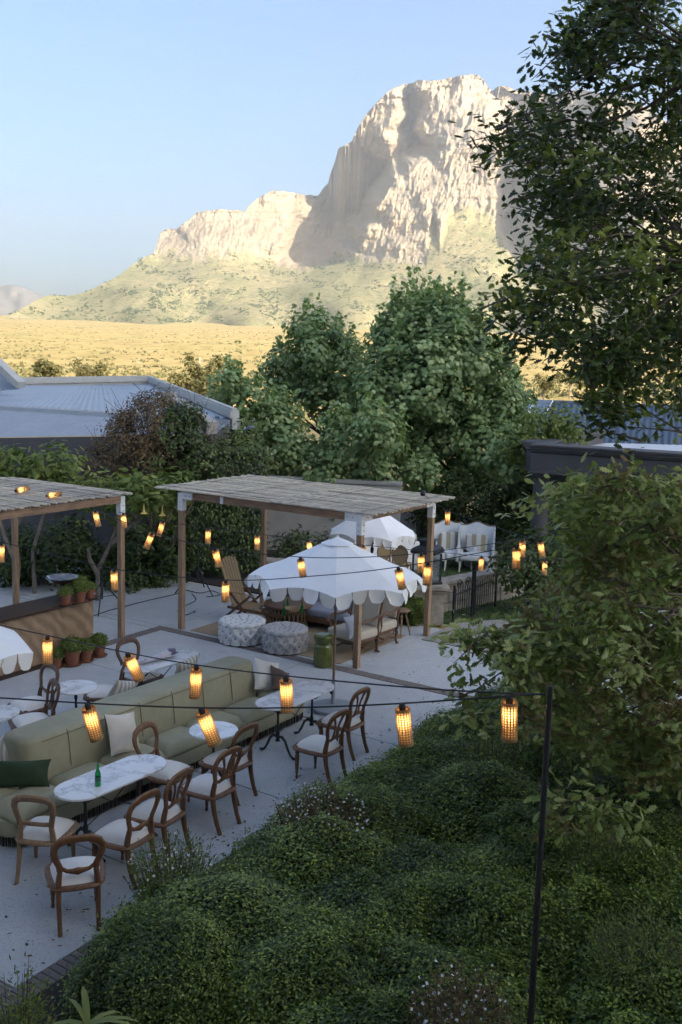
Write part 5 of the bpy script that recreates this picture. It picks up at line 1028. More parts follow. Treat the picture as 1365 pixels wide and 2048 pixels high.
# garden walls behind the pergola
def gwall(p, q, h, mat, label):
    d = q - p; o = MB().box((0, 0, h / 2 - 0.05), (d.length, 0.25, h)).build('garden_wall', mat); o.location = ((p + q) / 2)[0], ((p + q) / 2)[1], 0; o.rotation_euler = (0, 0, math.atan2(d.y, d.x)); tag(o, label, 'wall')
    MB().box((0, 0, h - 0.02), (d.length + .05, 0.33, 0.08)).build('coping', mat, o); return o
gwall(Vector((-2.2, 27.2, 0)), Vector((1.6, 26.6, 0)), 2.0, M_WALLP, 'pale plastered garden wall glimpsed under the plane trees')
gwall(Vector((-15, 23.6, 0)), Vector((-4.2, 24.6, 0)), 2.4, M_DKWALL, 'dark garden wall behind the counter pergola shrubs')
gwall(Vector((-4.0, 23.2, 0)), Vector((-1.9, 23.6, 0)), 3.0, M_DKWALL, 'tall garden wall hidden under green creeper')
cb = MB().box((0, 0, 0.14), (3.0, 0.5, 0.28)).build('kerb_bench', M_STONE, bev=0.03); p = gp(470, 1140, 0); cb.location = (p.x, p.y + .3, 0); cb.rotation_euler = (0, 0, R(-14)); tag(cb, 'low stone kerb along the creeper wall', 'kerb')

# ------------------------------------------------------------------ foliage helpers
def fan(outline, cz=0.0, curl=0.12):
    c = (0.0, 0.42, cz); V = [c] + [(x, y, -curl * (abs(x) * 1.4) ** 1.5 - curl * 0.6 * (y - 0.4) ** 2) for x, y in outline]; n = len(outline)
    return np.array(V), np.array([(0, 1 + i, 1 + (i + 1) % n) for i in range(n)])
half = [(0.02, 0.0), (0.10, 0.12), (0.07, 0.2), (0.21, 0.30), (0.12, 0.40), (0.30, 0.54), (0.15, 0.62), (0.27, 0.76), (0.11, 0.82), (0.13, 0.95), (0.0, 1.0)]
OAK = fan(half + [(-x, y) for x, y in half[-2::-1]], 0.03)
half = [(0.02, 0.0), (0.28, 0.06), (0.25, 0.25), (0.55, 0.42), (0.27, 0.5), (0.30, 0.75), (0.12, 0.72), (0.0, 1.05)]
PLANE = fan(half + [(-x, y) for x, y in half[-2::-1]], 0.06)
OVATE = (np.array([(0, 0, 0), (0.22, 0.35, -0.05), (0, 0.5, 0.04), (-0.22, 0.35, -0.05), (0.16, 0.72, -0.08), (0, 1.0, -0.10), (-0.16, 0.72, -0.08)]), np.array([(0, 1, 2), (0, 2, 3), (1, 4, 2), (2, 4, 5), (2, 5, 6), (3, 2, 6)]))
SMALL = (np.array([(0, 0, 0), (0.26, 0.5, 0.05), (0, 1.0, 0), (-0.26, 0.5, 0.05)]), np.array([(0, 1, 2), (0, 2, 3)]))
STRAP = (np.array([(-.05, 0, 0), (.05, 0, 0), (.07, .4, .08), (-.07, .4, .08), (.05, .75, .03), (-.05, .75, .03), (0, 1.0, -.1)]), np.array([(0, 1, 2), (0, 2, 3), (3, 2, 4), (3, 4, 5), (5, 4, 6)]))
def nrm_(a): return a / (np.linalg.norm(a, axis=1)[:, None] + 1e-9)
def leaves(name, P, N, T, size, tmpl, tint, mat, parent=None, jn=0.5, jt=0.6):
    n = len(P); N = nrm_(N + RNG.normal(0, jn, (n, 3))); T = T + RNG.normal(0, jt, (n, 3)); T = nrm_(T - N * (T * N).sum(1)[:, None]); B = np.cross(T, N)
    tv, tf = tmpl; k = len(tv); S = np.broadcast_to(np.asarray(size), (n,))[:, None, None]
    V = P[:, None, :] + S * (tv[None, :, 0:1] * B[:, None, :] + tv[None, :, 1:2] * T[:, None, :] + tv[None, :, 2:3] * N[:, None, :])
    Fq = (np.arange(n) * k)[:, None, None] + tf[None]
    me = np_mesh(name, V.reshape(-1, 3), Fq.reshape(-1, 3)); fattr(me, 'tint', np.repeat(np.clip(tint, 0, 1), k))
    return link(name, me, mat, parent)
def clumps(lobes, per_lobe, clump_r, per_clump, up_bias=0.25, shell=0.55):
    """two-level scatter: lobes -> leaf clumps -> leaves. Returns P, outward N, clump tint, clump centres."""
    P, N, Tn, Cc = [], [], [], []
    for (c, r) in lobes:
        c = np.array(c); m = max(3, int(per_lobe * r * r)); d = nrm_(RNG.normal(0, 1, (m, 3)) + np.array([0, 0, up_bias])); rad = r * (shell + (1.12 - shell) * RNG.random(m) ** 0.7)
        cc = c + d * rad[:, None] * np.array([1, 1, 0.95]); Cc.append(cc)
        for i in range(m):
            q = RNG.normal(0, clump_r * 0.55, (per_clump, 3)); P.append(cc[i] + q); N.append(np.broadcast_to(d[i] + np.array([0, 0, 0.5]), (per_clump, 3)) + q / clump_r * 0.4); Tn.append(np.full(per_clump, RNG.normal(0.5, 0.17)) + RNG.normal(0, 0.13, per_clump))
    return np.concatenate(P), np.concatenate(N), np.concatenate(Tn), np.concatenate(Cc)
def lob(lst, depth, dj=0.0):
    out = []
    for (px, py, r) in lst: d = depth + random.uniform(-dj, dj); out.append((tuple(at(px, py, d)), r * d / F_PX))
    return out
def limbs(m, base, targets, r0, n=6, sag=0.15):
    base = Vector(base)
    for tg in targets:
        tg = Vector(tg); mid = base.lerp(tg, 0.5) + Vector((random.gauss(0, sag), random.gauss(0, sag), abs(random.gauss(0, sag)))); q1 = base.lerp(mid, 0.55); q2 = mid.lerp(tg, 0.5) + Vector((0, 0, sag * .3))
        m.tube([base, q1, mid, q2, tg], [r0, r0 * .75, r0 * .5, r0 * .32, r0 * .12], n)
M_BARK = simple('grey_bark', (0.13, 0.105, 0.085), 0.9, 0.35, 6, 0.7, 25, stretch=(1, 1, 0.3), bdist=0.02)
M_PLANE = leaf_mat('plane_leaf', (0.07, 0.125, 0.045), (0.20, 0.29, 0.115), (0.42, 0.50, 0.26), 0.3, 0.45)
M_OAKD = leaf_mat('oak_leaf', (0.03, 0.05, 0.014), (0.075, 0.115, 0.028), (0.22, 0.26, 0.05), 0.3, 0.36)
M_OAKL = leaf_mat('dry_oak_leaf', (0.17, 0.13, 0.05), (0.17, 0.25, 0.055), (0.44, 0.47, 0.20), 0.3, 0.5)
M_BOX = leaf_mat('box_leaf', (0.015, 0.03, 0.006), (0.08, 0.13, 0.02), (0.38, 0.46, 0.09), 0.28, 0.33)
M_DARKL = leaf_mat('dark_creeper_leaf', (0.028, 0.05, 0.014), (0.06, 0.095, 0.024), (0.15, 0.19, 0.05), 0.25, 0.4)
M_BRUG = leaf_mat('trumpet_leaf', (0.07, 0.11, 0.02), (0.15, 0.20, 0.045), (0.30, 0.33, 0.08), 0.35, 0.5)
M_DRY = leaf_mat('dead_vine_leaf', (0.07, 0.046, 0.024), (0.135, 0.09, 0.045), (0.21, 0.17, 0.075), 0.2, 0.8)
M_GOLD = leaf_mat('veld_tree_leaf', (0.09, 0.09, 0.03), (0.15, 0.14, 0.05), (0.24, 0.20, 0.075), 0.3, 0.6)
M_WHITEF = leaf_mat('white_petal', (0.6, 0.6, 0.6), (0.72, 0.72, 0.72), (0.8, 0.8, 0.8), 0.2, 0.6); M_BLUEF = leaf_mat('plumbago_petal', (0.22, 0.26, 0.62), (0.30, 0.35, 0.72), (0.42, 0.46, 0.78), 0.3, 0.6)
M_TWIG = simple('dry_twig', (0.10, 0.075, 0.055), 0.9, 0.3, 20)
def tree(name, label, lobes, base, tmpl, lsize, mat, per_lobe, clump_r, per_clump, trunk_r, group=None, nl=14, cat='tree', top=None, tshift=0.0, hang=-0.35):
    base = Vector(base); t = empty(name, base, 0, label, cat, group); P, N, Tn, Cc = clumps(lobes, per_lobe, clump_r, per_clump)
    if tmpl is PLANE:                                      # upright leading shoots along the top of the crown
        tops = Cc[np.argsort(Cc[:, 2] + RNG.normal(0, .8, len(Cc)))[-int(len(Cc) * .16):]]; k = 16; f = RNG.random((len(tops), k)); q = tops[:, None, :] + f[..., None] * (np.array([0, 0, 1.0]) * RNG.uniform(.4, 1.05, (len(tops), 1, 1)) + RNG.normal(0, .12, (len(tops), 1, 3))) + RNG.normal(0, .07, (len(tops), k, 3)) * (1.15 - f[..., None])
        P = np.concatenate([P, q.reshape(-1, 3)]); N = np.concatenate([N, RNG.normal(0, 1, (len(tops) * k, 3))]); Tn = np.concatenate([Tn, .55 + RNG.normal(0, .18, len(tops) * k)])
    off = np.array(base); T = np.stack([RNG.normal(0, .6, len(P)), RNG.normal(0, .6, len(P)), np.full(len(P), hang)], 1)
    leaves('crown', P - off, N, T, lsize * RNG.uniform(0.55, 1.35, len(P)), tmpl, Tn + tshift, mat, t)
    m = MB(); cen = Vector(np.mean([l[0] for l in lobes], 0)) - base; tp = Vector(top) - base if top else Vector((cen.x * .6, cen.y * .6, cen.z * 0.75))
    m.tube([(0, 0, 0), tp * 0.35 + Vector((random.gauss(0, .05), random.gauss(0, .05), 0)), tp * .7, tp], [trunk_r * 1.15, trunk_r, trunk_r * .8, trunk_r * .55], 10)
    sel = [Cc[i] - off for i in RNG.choice(len(Cc), min(nl, len(Cc)), replace=False)]; limbs(m, tp * 0.95, sel, trunk_r * .5); limbs(m, tp * 0.65, sel[:nl // 2], trunk_r * .45)
    m.build('trunk', M_BARK, t, True); return t
# ------------------------------------------------------------------ plane trees
G = 'plane trees behind the pergola'
tree('plane_tree', 'tall bushy plane tree rising highest above the pergola', lob([(850, 670, 68), (795, 710, 66), (905, 705, 70), (838, 622, 32), (780, 655, 34), (890, 630, 34), (935, 655, 28), (960, 730, 60), (850, 760, 100), (940, 810, 80), (775, 790, 75), (1000, 820, 55), (870, 880, 90), (970, 890, 65), (800, 900, 60), (1035, 850, 38), (930, 945, 50)], 30, 1.0), gp(846, 1072), PLANE, 0.148, M_PLANE, 74, 0.24, 26, 0.19, G, 26, top=at(850, 800, 30))
tree('plane_tree', 'slender plane tree with a bare pale trunk below its crown', lob([(640, 710, 58), (595, 750, 50), (685, 755, 52), (650, 795, 46), (610, 665, 32), (562, 740, 40), (690, 705, 34), (560, 790, 35), (715, 810, 40), (640, 655, 24)], 32, 0.7), gp(657, 1000), PLANE, 0.148, M_PLANE, 74, 0.24, 28, 0.11, G, 18, top=at(655, 800, 32), tshift=-0.04)
tree('plane_tree', 'low leafy plane sapling between shed roof and slender plane tree', lob([(500, 810, 45), (455, 770, 28), (540, 850, 50), (480, 865, 40), (570, 905, 48), (610, 935, 52), (520, 925, 48), (440, 800, 24), (560, 840, 40)], 28.5, .6), gp(540, 1060), PLANE, 0.15, M_PLANE, 72, 0.24, 25, 0.08, G, 12, tshift=0.06)
tree('plane_tree', 'leafy plane sapling drooping behind the lath roof edge', lob([(690, 900, 62), (750, 935, 55), (650, 950, 48), (710, 985, 45), (690, 1030, 28), (760, 870, 50), (840, 960, 40), (650, 1010, 26), (1010, 920, 40)], 27, .8), gp(700, 1075), PLANE, 0.15, M_PLANE, 72, 0.24, 25, 0.08, G, 12, tshift=0.08)
tree('plane_tree', 'two-pointed young plane tree beside the solar panels', lob([(985, 770, 26), (990, 735, 15), (1028, 790, 22), (1030, 755, 12), (1060, 795, 14), (1000, 810, 35)], 33, .6), gp(1010, 1000), PLANE, 0.18, M_PLANE, 80, 0.2, 18, 0.06, G, 8, tshift=0.05)
tree('leafy_shrub', 'bright green leafy shrub in front of the blue roof', lob([(1120, 850, 38), (1075, 860, 38), (1040, 890, 36), (1150, 870, 18), (1090, 900, 30)], 26, .5), gp(1090, 1060), OVATE, 0.15, M_BRUG, 90, 0.2, 22, 0.05, None, 8, cat='shrub')
# ------------------------------------------------------------------ dark planting behind pergola and lawn
G = 'dark shrubs of the garden border'
for i, (ls, dep, lab) in enumerate(((((900, 985, 45), (950, 1010, 50), (1000, 985, 50), (1045, 1000, 45), (1080, 960, 40), (880, 1030, 35), (1000, 1040, 40), (1060, 1050, 40), (830, 1000, 40)), 28.5, 'dark evergreen shrub mass behind the wing chairs'),
                                  (((1030, 1130, 45), (1080, 1160, 45), (1060, 1100, 40), (1110, 1120, 40)), 20.5, 'dark strappy shrub behind the garden wall coping'),
                                  (((290, 1140, 50), (335, 1155, 45), (250, 1160, 40), (210, 1130, 45), (330, 1090, 45), (270, 1090, 40)), 22.3, 'dark green shrub between the two pergolas'),
                                  (((110, 1100, 55), (40, 1110, 55), (160, 1150, 40), (70, 1160, 40), (150, 1080, 45), (0, 1160, 45)), 22.0, 'dark green shrub behind the bar counter'),
                                  (((600, 1090, 26), (560, 1105, 24), (640, 1095, 22)), 25.5, 'low dark shrub along the pale garden wall'))):
    L_ = lob(ls, dep, .4); b = Vector(np.mean([l[0] for l in L_], 0)); tree('border_shrub', lab, L_, (b.x, b.y, 0), OVATE, 0.13, M_DARKL, 135, 0.2, 24, 0.05, G, 8, cat='shrub')
# creeper on the tall wall
wallo = [o for o in bpy.data.objects if o.get('label') == 'tall garden wall hidden under green creeper'][0]
n = 5200; x = RNG.uniform(-1.15, 1.15, n); z = RNG.uniform(0.2, 3.15, n); bulge = 0.15 + 0.16 * fbm(x * 2.2 + 9, z * 2.2, 3); P = np.stack([x, -0.125 - bulge * RNG.random(n) ** 0.4, z], 1)
P[:700, 1] = RNG.uniform(-0.2, 0.2, 700); P[:700, 2] = 3.02 + 0.15 * RNG.random(700)
wm = wallo.rotation_euler.to_matrix(); cr = empty('wall_creeper', wallo.location, wallo.rotation_euler.z, 'dense green creeper covering the tall garden wall', 'creeper')
leaves('foliage', P, np.tile([0, -1, 0.5], (n, 1)), np.tile([0, -.2, -1.0], (n, 1)), RNG.uniform(.07, .13, n), OVATE, 0.45 + 0.8 * (fbm(x * 3, z * 3, 3) - .5) + RNG.normal(0, .15, n), M_DARKL, cr)
m = MB()
for i in range(9): xx = -1 + i * .25; m.tube([(xx, -.16, 0.02), (xx + random.gauss(0, .1), -.2, 1), (xx + random.gauss(0, .2), -.2, 2), (xx + random.gauss(0, .2), -.2, 2.9)], 0.015, 5)
m.build('stem', M_TWIG, cr)
# ------------------------------------------------------------------ vine mound, trumpet shrubs, plumbago
L_ = lob([(305, 860, 62), (255, 905, 55), (355, 885, 58), (312, 822, 36), (395, 925, 48), (205, 935, 40), (300, 930, 60), (250, 860, 36), (370, 840, 32)], 22.5, .4); b = Vector(np.mean([l[0] for l in L_], 0))
vm = empty('vine_mound', (b.x, b.y, 0), 0, 'domed mound of brown dead vines and green creeper before the shed roof', 'vine'); off = np.array((b.x, b.y, 0))
P, N, Tn, Cc = clumps(L_, 170, 0.16, 26, .4, .75)
dryness = fbm(P[:, 0] * 1.1 + 30, P[:, 2] * 1.1, 3) + 0.30 * (b.x - P[:, 0]) + 0.04; isd = dryness > 0.5
T = np.stack([RNG.normal(0, .5, len(P)), RNG.normal(0, .5, len(P)), np.full(len(P), -.6)], 1)
leaves('dead_foliage', P[isd] - off, N[isd], T[isd], RNG.uniform(.05, .10, isd.sum()), OVATE, Tn[isd], M_DRY, vm); leaves('green_foliage', P[~isd] - off, N[~isd], T[~isd], RNG.uniform(.08, .13, (~isd).sum()), OVATE, Tn[~isd], M_DARKL, vm)
m = MB()
for i in range(420):
    c = Cc[RNG.integers(len(Cc))] - off; d = RNG.normal(0, .22, 3); e = c + d * 1.0 + np.array([0, 0, .12]); m.tube([c - d, c + RNG.normal(0, .06, 3), e], 0.005, 3, caps=False)
limbs(m, (0, 0, 0), [Cc[i] - off for i in RNG.choice(len(Cc), 24)], 0.06); m.build('vine_twig', M_TWIG, vm)
def trumpet(name, label, lobes, base, flowers, trunks):
    t = empty(name, base, 0, label, 'shrub', 'trumpet flower shrubs'); off = np.array(base); P, N, Tn, Cc = clumps(lobes, 80, .22, 16); T = np.stack([RNG.normal(0, .7, len(P)), RNG.normal(0, .7, len(P)), np.full(len(P), -.5)], 1)
    leaves('foliage', P - off, N, T, RNG.uniform(.13, .23, len(P)), OVATE, Tn, M_BRUG, t); m = MB()
    for tr_ in trunks: m.tube([Vector(at(*q)) - Vector(base) for q in tr_], [0.05, 0.045, 0.035, 0.025][:len(tr_)] if len(tr_) <= 4 else 0.035, 8)
    m.build('trunk', simple('pale_bark', (0.2, 0.17, 0.14), 0.9, .3, 6), t, True)
    for (px, py, d) in flowers:
        p = Vector(at(px, py, d)) - Vector(base); f = MB(); n = 15; prof = [(0.01, 0), (0.013, -.06), (0.02, -.11), (0.036, -.15), (0.062, -.17)]
        f.lathe(prof, 20, p, fn=lambda a, r, z: r * (1 + (0.35 * abs(math.cos(2.5 * a)) if z < -.16 else 0)), cap=False); f.tube([p, p + Vector((0, 0, .03))], 0.006, 5); f.build('trumpet_flower', simple('yellow_trumpet', (0.78, 0.54, 0.14), .6, .12) if 'yt' not in globals() else globals()['yt'], t, True)
trumpet('trumpet_shrub', 'angel trumpet shrub with hanging yellow flowers between the pergolas', lob([(200, 990, 40), (265, 985, 44), (325, 990, 42), (230, 1010, 32), (300, 1000, 34), (350, 970, 30)], 20.3, .4), tuple(gp(215, 1200)), [(288, 1010, 19.4), (325, 1014, 19.4)], [[(195, 1200, 20.6), (196, 1140, 20.5), (222, 1085, 20.4), (245, 1030, 20.3)], [(197, 1150, 20.5), (180, 1120, 20.4), (176, 1098, 20.3)], [(222, 1090, 20.4), (262, 1050, 20.3), (300, 1020, 20.2)]])
trumpet('trumpet_shrub', 'yellow green leafy angel trumpet shrub above the counter pergola roof', lob([(40, 930, 38), (105, 935, 40), (10, 955, 34), (70, 955, 36), (145, 960, 34), (-20, 920, 40), (130, 925, 26)], 20.8, .4), tuple(gp(30, 1210)), [(57, 962, 20)], [[(30, 1210, 21), (38, 1130, 21), (30, 1060, 20.9), (60, 1000, 20.8)], [(36, 1140, 21), (10, 1075, 21), (0, 1040, 21)], [(70, 1200, 21.2), (66, 1100, 21.1), (90, 1020, 21)]])
L_ = lob([(470, 870, 42), (455, 925, 40), (490, 915, 36), (440, 890, 30), (480, 955, 32), (430, 950, 30)], 24, .3); b = Vector(np.mean([l[0] for l in L_], 0)); pb = tree('plumbago_shrub', 'plumbago shrub dotted with pale blue flowers', L_, (b.x, b.y, 0), OVATE, 0.11, M_DARKL, 100, .18, 24, .05, None, 8, cat='shrub', tshift=.2)
P, N, Tn, Cc = clumps(L_, 9, 0.07, 9, .2, .95); P = P - np.array([0, .25, 0]); leaves('blossom', P - np.array((b.x, b.y, 0)), np.tile([0, -1, .4], (len(P), 1)), RNG.normal(0, 1, (len(P), 3)), .05, SMALL, Tn, M_BLUEF, pb)
# ------------------------------------------------------------------ box shrubs in the bed
def mound_mesh(seed, n=9000, r=0.85, h=0.75):
    g = np.random.default_rng(seed); d = nrm_(g.normal(0, 1, (n, 3))); d[:, 2] = np.abs(d[:, 2]); th = np.arctan2(d[:, 1], d[:, 0])
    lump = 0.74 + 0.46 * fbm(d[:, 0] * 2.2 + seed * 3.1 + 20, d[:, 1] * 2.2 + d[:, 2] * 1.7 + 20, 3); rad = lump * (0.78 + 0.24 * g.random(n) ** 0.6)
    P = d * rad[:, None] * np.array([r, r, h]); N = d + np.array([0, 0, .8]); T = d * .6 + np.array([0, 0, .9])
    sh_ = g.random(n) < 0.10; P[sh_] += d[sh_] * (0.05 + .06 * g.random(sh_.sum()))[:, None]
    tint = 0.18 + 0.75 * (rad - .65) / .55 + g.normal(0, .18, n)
    k = len(SMALL[0]); Nn = nrm_(N + g.normal(0, .6, (n, 3))); Tt = T + g.normal(0, .5, (n, 3)); Tt = nrm_(Tt - Nn * (Tt * Nn).sum(1)[:, None]); B = np.cross(Tt, Nn); S = g.uniform(.024, .043, n)[:, None, None]; tv, tf = SMALL
    V = P[:, None, :] + S * (tv[None, :, 0:1] * B[:, None, :] + tv[None, :, 1:2] * Tt[:, None, :] + tv[None, :, 2:3] * Nn[:, None, :])
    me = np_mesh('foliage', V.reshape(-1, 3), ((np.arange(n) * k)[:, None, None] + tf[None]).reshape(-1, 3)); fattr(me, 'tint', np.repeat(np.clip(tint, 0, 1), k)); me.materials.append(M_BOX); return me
def stems_mesh(seed, r=0.85, h=0.75, nst=26):
    g = random.Random(seed); m = MB()
    for i in range(nst):
        a = g.uniform(0, 6.28); q = g.uniform(.3, .8); e = (r * q * math.cos(a), r * q * math.sin(a), h * (1 - q * q * .8) * .8); m.tube([(0.12 * math.cos(a), 0.12 * math.sin(a), 0), (e[0] * .5, e[1] * .5, e[2] * .6), e], [.014, .009, .004], 4)
    me = m.mesh('stems'); me.materials.append(M_TWIG); return me
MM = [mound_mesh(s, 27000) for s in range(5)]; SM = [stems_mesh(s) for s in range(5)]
def shrub(u, v, sc_, sz, k, label, group, lx=None):
    t = empty('box_shrub', uv(u, v, 0.015), random.uniform(0, 6.28), label, 'shrub', group); t.scale = (sc_ * random.uniform(.92, 1.08), sc_ * random.uniform(.92, 1.08), sz)
    for nm, me in (('foliage', MM[k]), ('stems', SM[k])): c = bpy.data.objects.new(nm, me); COL.objects.link(c); c.parent = t
LB = 'rounded small-leaved green box shrub massed in the planting bed'; GB = 'box shrubs massed in the bed'
k = 0
for iu in range(8):
    for iv in range(8):
        u = 5.5 + iu * 1.0 + random.uniform(-.2, .2) + (0.5 if iv % 2 else 0); v = -5.2 + iv * 0.95 + random.uniform(-.2, .2)
        if iv == 0: v = -5.16 + random.uniform(-.05, .08)
        p = uv(u, v); d = p - Vector((0, 0, CAM_H)); px = 682.5 + F_PX * d.dot(rgt) / d.dot(fwd); py = 1024 - F_PX * d.dot(up) / d.dot(fwd)
        if px < -150 or px > 1600 or py > 2700 or u > 13.0: continue
        if random.random() < 0.05 and iv > 0: continue
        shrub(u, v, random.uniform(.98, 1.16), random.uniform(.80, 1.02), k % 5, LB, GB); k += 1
# upright needle-leaved herb clumps among them
def herb(px, z, label, col, n=420, h=.55, r=.35, name='herb_clump', white=0, twig=True):
    p = gp(px[0], px[1], z); t = empty(name, (p.x, p.y, 0.02), 0, label, 'shrub', None); g = RNG; a = g.uniform(0, 6.28, n); q = r * np.sqrt(g.random(n)); hh = z + h * g.uniform(-.45, .35, n)
    tip = np.stack([q * np.cos(a), q * np.sin(a), hh * (1 - .25 * (q / r) ** 2)], 1); m = MB()
    for i in range(0, n, 3): m.tube([(tip[i][0] * .3, tip[i][1] * .3, 0), tuple(tip[i] * np.array([.8, .8, .6])), tuple(tip[i])], [.006, .004, .002], 3, caps=False)
    m.build('stems', M_TWIG, t); k = 14; fr = g.uniform(.35, 1.0, (n, k)); base = tip * np.array([.4, .4, 0]); P = (base[:, None, :] + (tip - base)[:, None, :] * fr[..., None]).reshape(-1, 3) + g.normal(0, .012, (n * k, 3))
    leaves('foliage', P, np.tile([0, -.4, .8], (n * k, 1)), np.stack([np.repeat(np.cos(a), k) * .5, np.repeat(np.sin(a), k) * .5, np.full(n * k, .9)], 1), g.uniform(.03, .055, n * k), (SMALL[0] * np.array([.5, 1, 1]), SMALL[1]), .55 + g.normal(0, .2, n * k), col, t, .5, .5)
    if white:
        i = g.choice(n * k, white); leaves('blossom', P[i] + np.array([0, -.01, .02]) + nrm_(P[i]) * .04, np.tile([0, -.5, 1], (white, 1)), g.normal(0, 1, (white, 3)), g.uniform(.014, .024, white), (np.array([(-.5, -.5, 0), (.5, -.5, 0), (.5, .5, 0), (-.5, .5, 0)]), np.array([(0, 1, 2), (0, 2, 3)])), np.full(white, .6), M_WHITEF, t)
    return t
herb((648, 1600), .82, 'brownish bush speckled with tiny white flowers by the terrace chairs', M_DRY, 380, .45, .50, 'flowering_bush', 420)
herb((345, 1700), .66, 'green bush with scattered tiny white flowers at the terrace edge', M_BOX, 260, .4, .45, 'flowering_bush', 130)
herb((930, 1985), .86, 'grey brown bush with tiny white flowers near the dark pole foot', M_DRY, 340, .5, .42, 'flowering_bush', 200)
herb((1215, 1660), .9, 'upright feathery green herb under the oak leaves', M_BRUG, 300, .5, .4); herb((1290, 1860), .9, 'upright feathery green herb deep in the shadowed bed', M_BRUG, 300, .5, .45); herb((985, 1480), .85, 'upright feathery green herb behind the string lantern pole', M_BRUG, 260, .5, .45)
herb((30, 1975), .75, 'leafy garden plant with purple flower heads at the brick corner', M_BRUG, 120, .6, .28, 'corner_plant')
p = at(175, 2010, 5.1); sp = empty('strap_plant', (p.x, p.y, 0), 0, 'plant with long pale strap leaves in the corner near the viewpoint', 'plant'); n = 9; a = np.linspace(0, 6.28, n); ap = np.zeros((n, 3)); ap[:, 2] = p.z - .12
leaves('leaf_rosette', ap, np.tile([0, 0, 1.0], (n, 1)), np.stack([np.cos(a), np.sin(a), np.full(n, .8)], 1), RNG.uniform(.22, .36, n), STRAP, np.full(n, .8), M_BRUG, sp, .2, .2); MB().tube([(0, 0, 0), (.02, 0, p.z * .5), (0, 0, p.z - .12)], [.02, .016, .01], 6).build('stem', M_TWIG, sp)
# clipped ball by the pier
p = gp(826, 1250, 0); cbm = mound_mesh(77, 9000, .34, .34); bo_ = empty('box_ball', (p.x, p.y + .1, .30), 0, 'clipped dark box ball at the foot of the stone pier', 'shrub'); link('foliage', cbm, None, bo_); o = link('foliage', cbm, None, bo_); o.rotation_euler = (math.pi, 0, 0); MB().tube([(0, 0, -.32), (0, 0, 0)], .03, 6).build('stem', M_TWIG, bo_)
# potted herbs on and below the counter
def pot_plant(P, s, label, spread=1.0):
    t = empty('potted_herb', P, random.random() * 6, label, 'pot plant', 'potted herbs at the bar'); t.scale = (s, s, s); link('pot', pot_me, None, t); link('saucer', saucer_me, None, t, (0, 0, -0.002))
    n = 900; d = nrm_(RNG.normal(0, 1, (n, 3))); d[:, 2] = np.abs(d[:, 2]); Pp = d * (.13 * spread * RNG.uniform(.5, 1, n))[:, None] + np.array([0, 0, .17]); leaves('foliage', Pp, d, d + np.array([0, 0, .5]), RNG.uniform(.025, .045, n), SMALL, .5 + RNG.normal(0, .2, n), M_BRUG, t)
for (px, s, lab) in (((132, 1205), 1.05, 'small terracotta pot of herbs, lone in front on the counter'), ((160, 1200), 1.2, 'round green herb ball in terracotta pot on the counter'), ((180, 1192), 0.95, 'smallest terracotta herb pot at the counter end'), ((128, 1185), 1.1, 'terracotta herb pot standing under the steel bowl'), ((160, 1185), 1.15, 'bushy green herb pot at the back of the counter')):
    p = gp(px[0], px[1] + 4, 1.012); pot_plant((p.x, p.y, 1.014), s, lab)
for (px, s, lab) in (((126, 1325), 1.6, 'largest terracotta pot of greenery on the floor by the counter'), ((153, 1318), 1.3, 'middle terracotta herb pot on the floor by the counter'), ((180, 1308), 1.35, 'terracotta herb pot on the floor at the counter corner'), ((95, 1330), 1.1, 'terracotta pot under the hanging lantern at the counter foot')):
    p = gp(px[0], px[1], 0) + VX * 0.22; pot_plant((p.x, p.y, 0.004), s, lab)

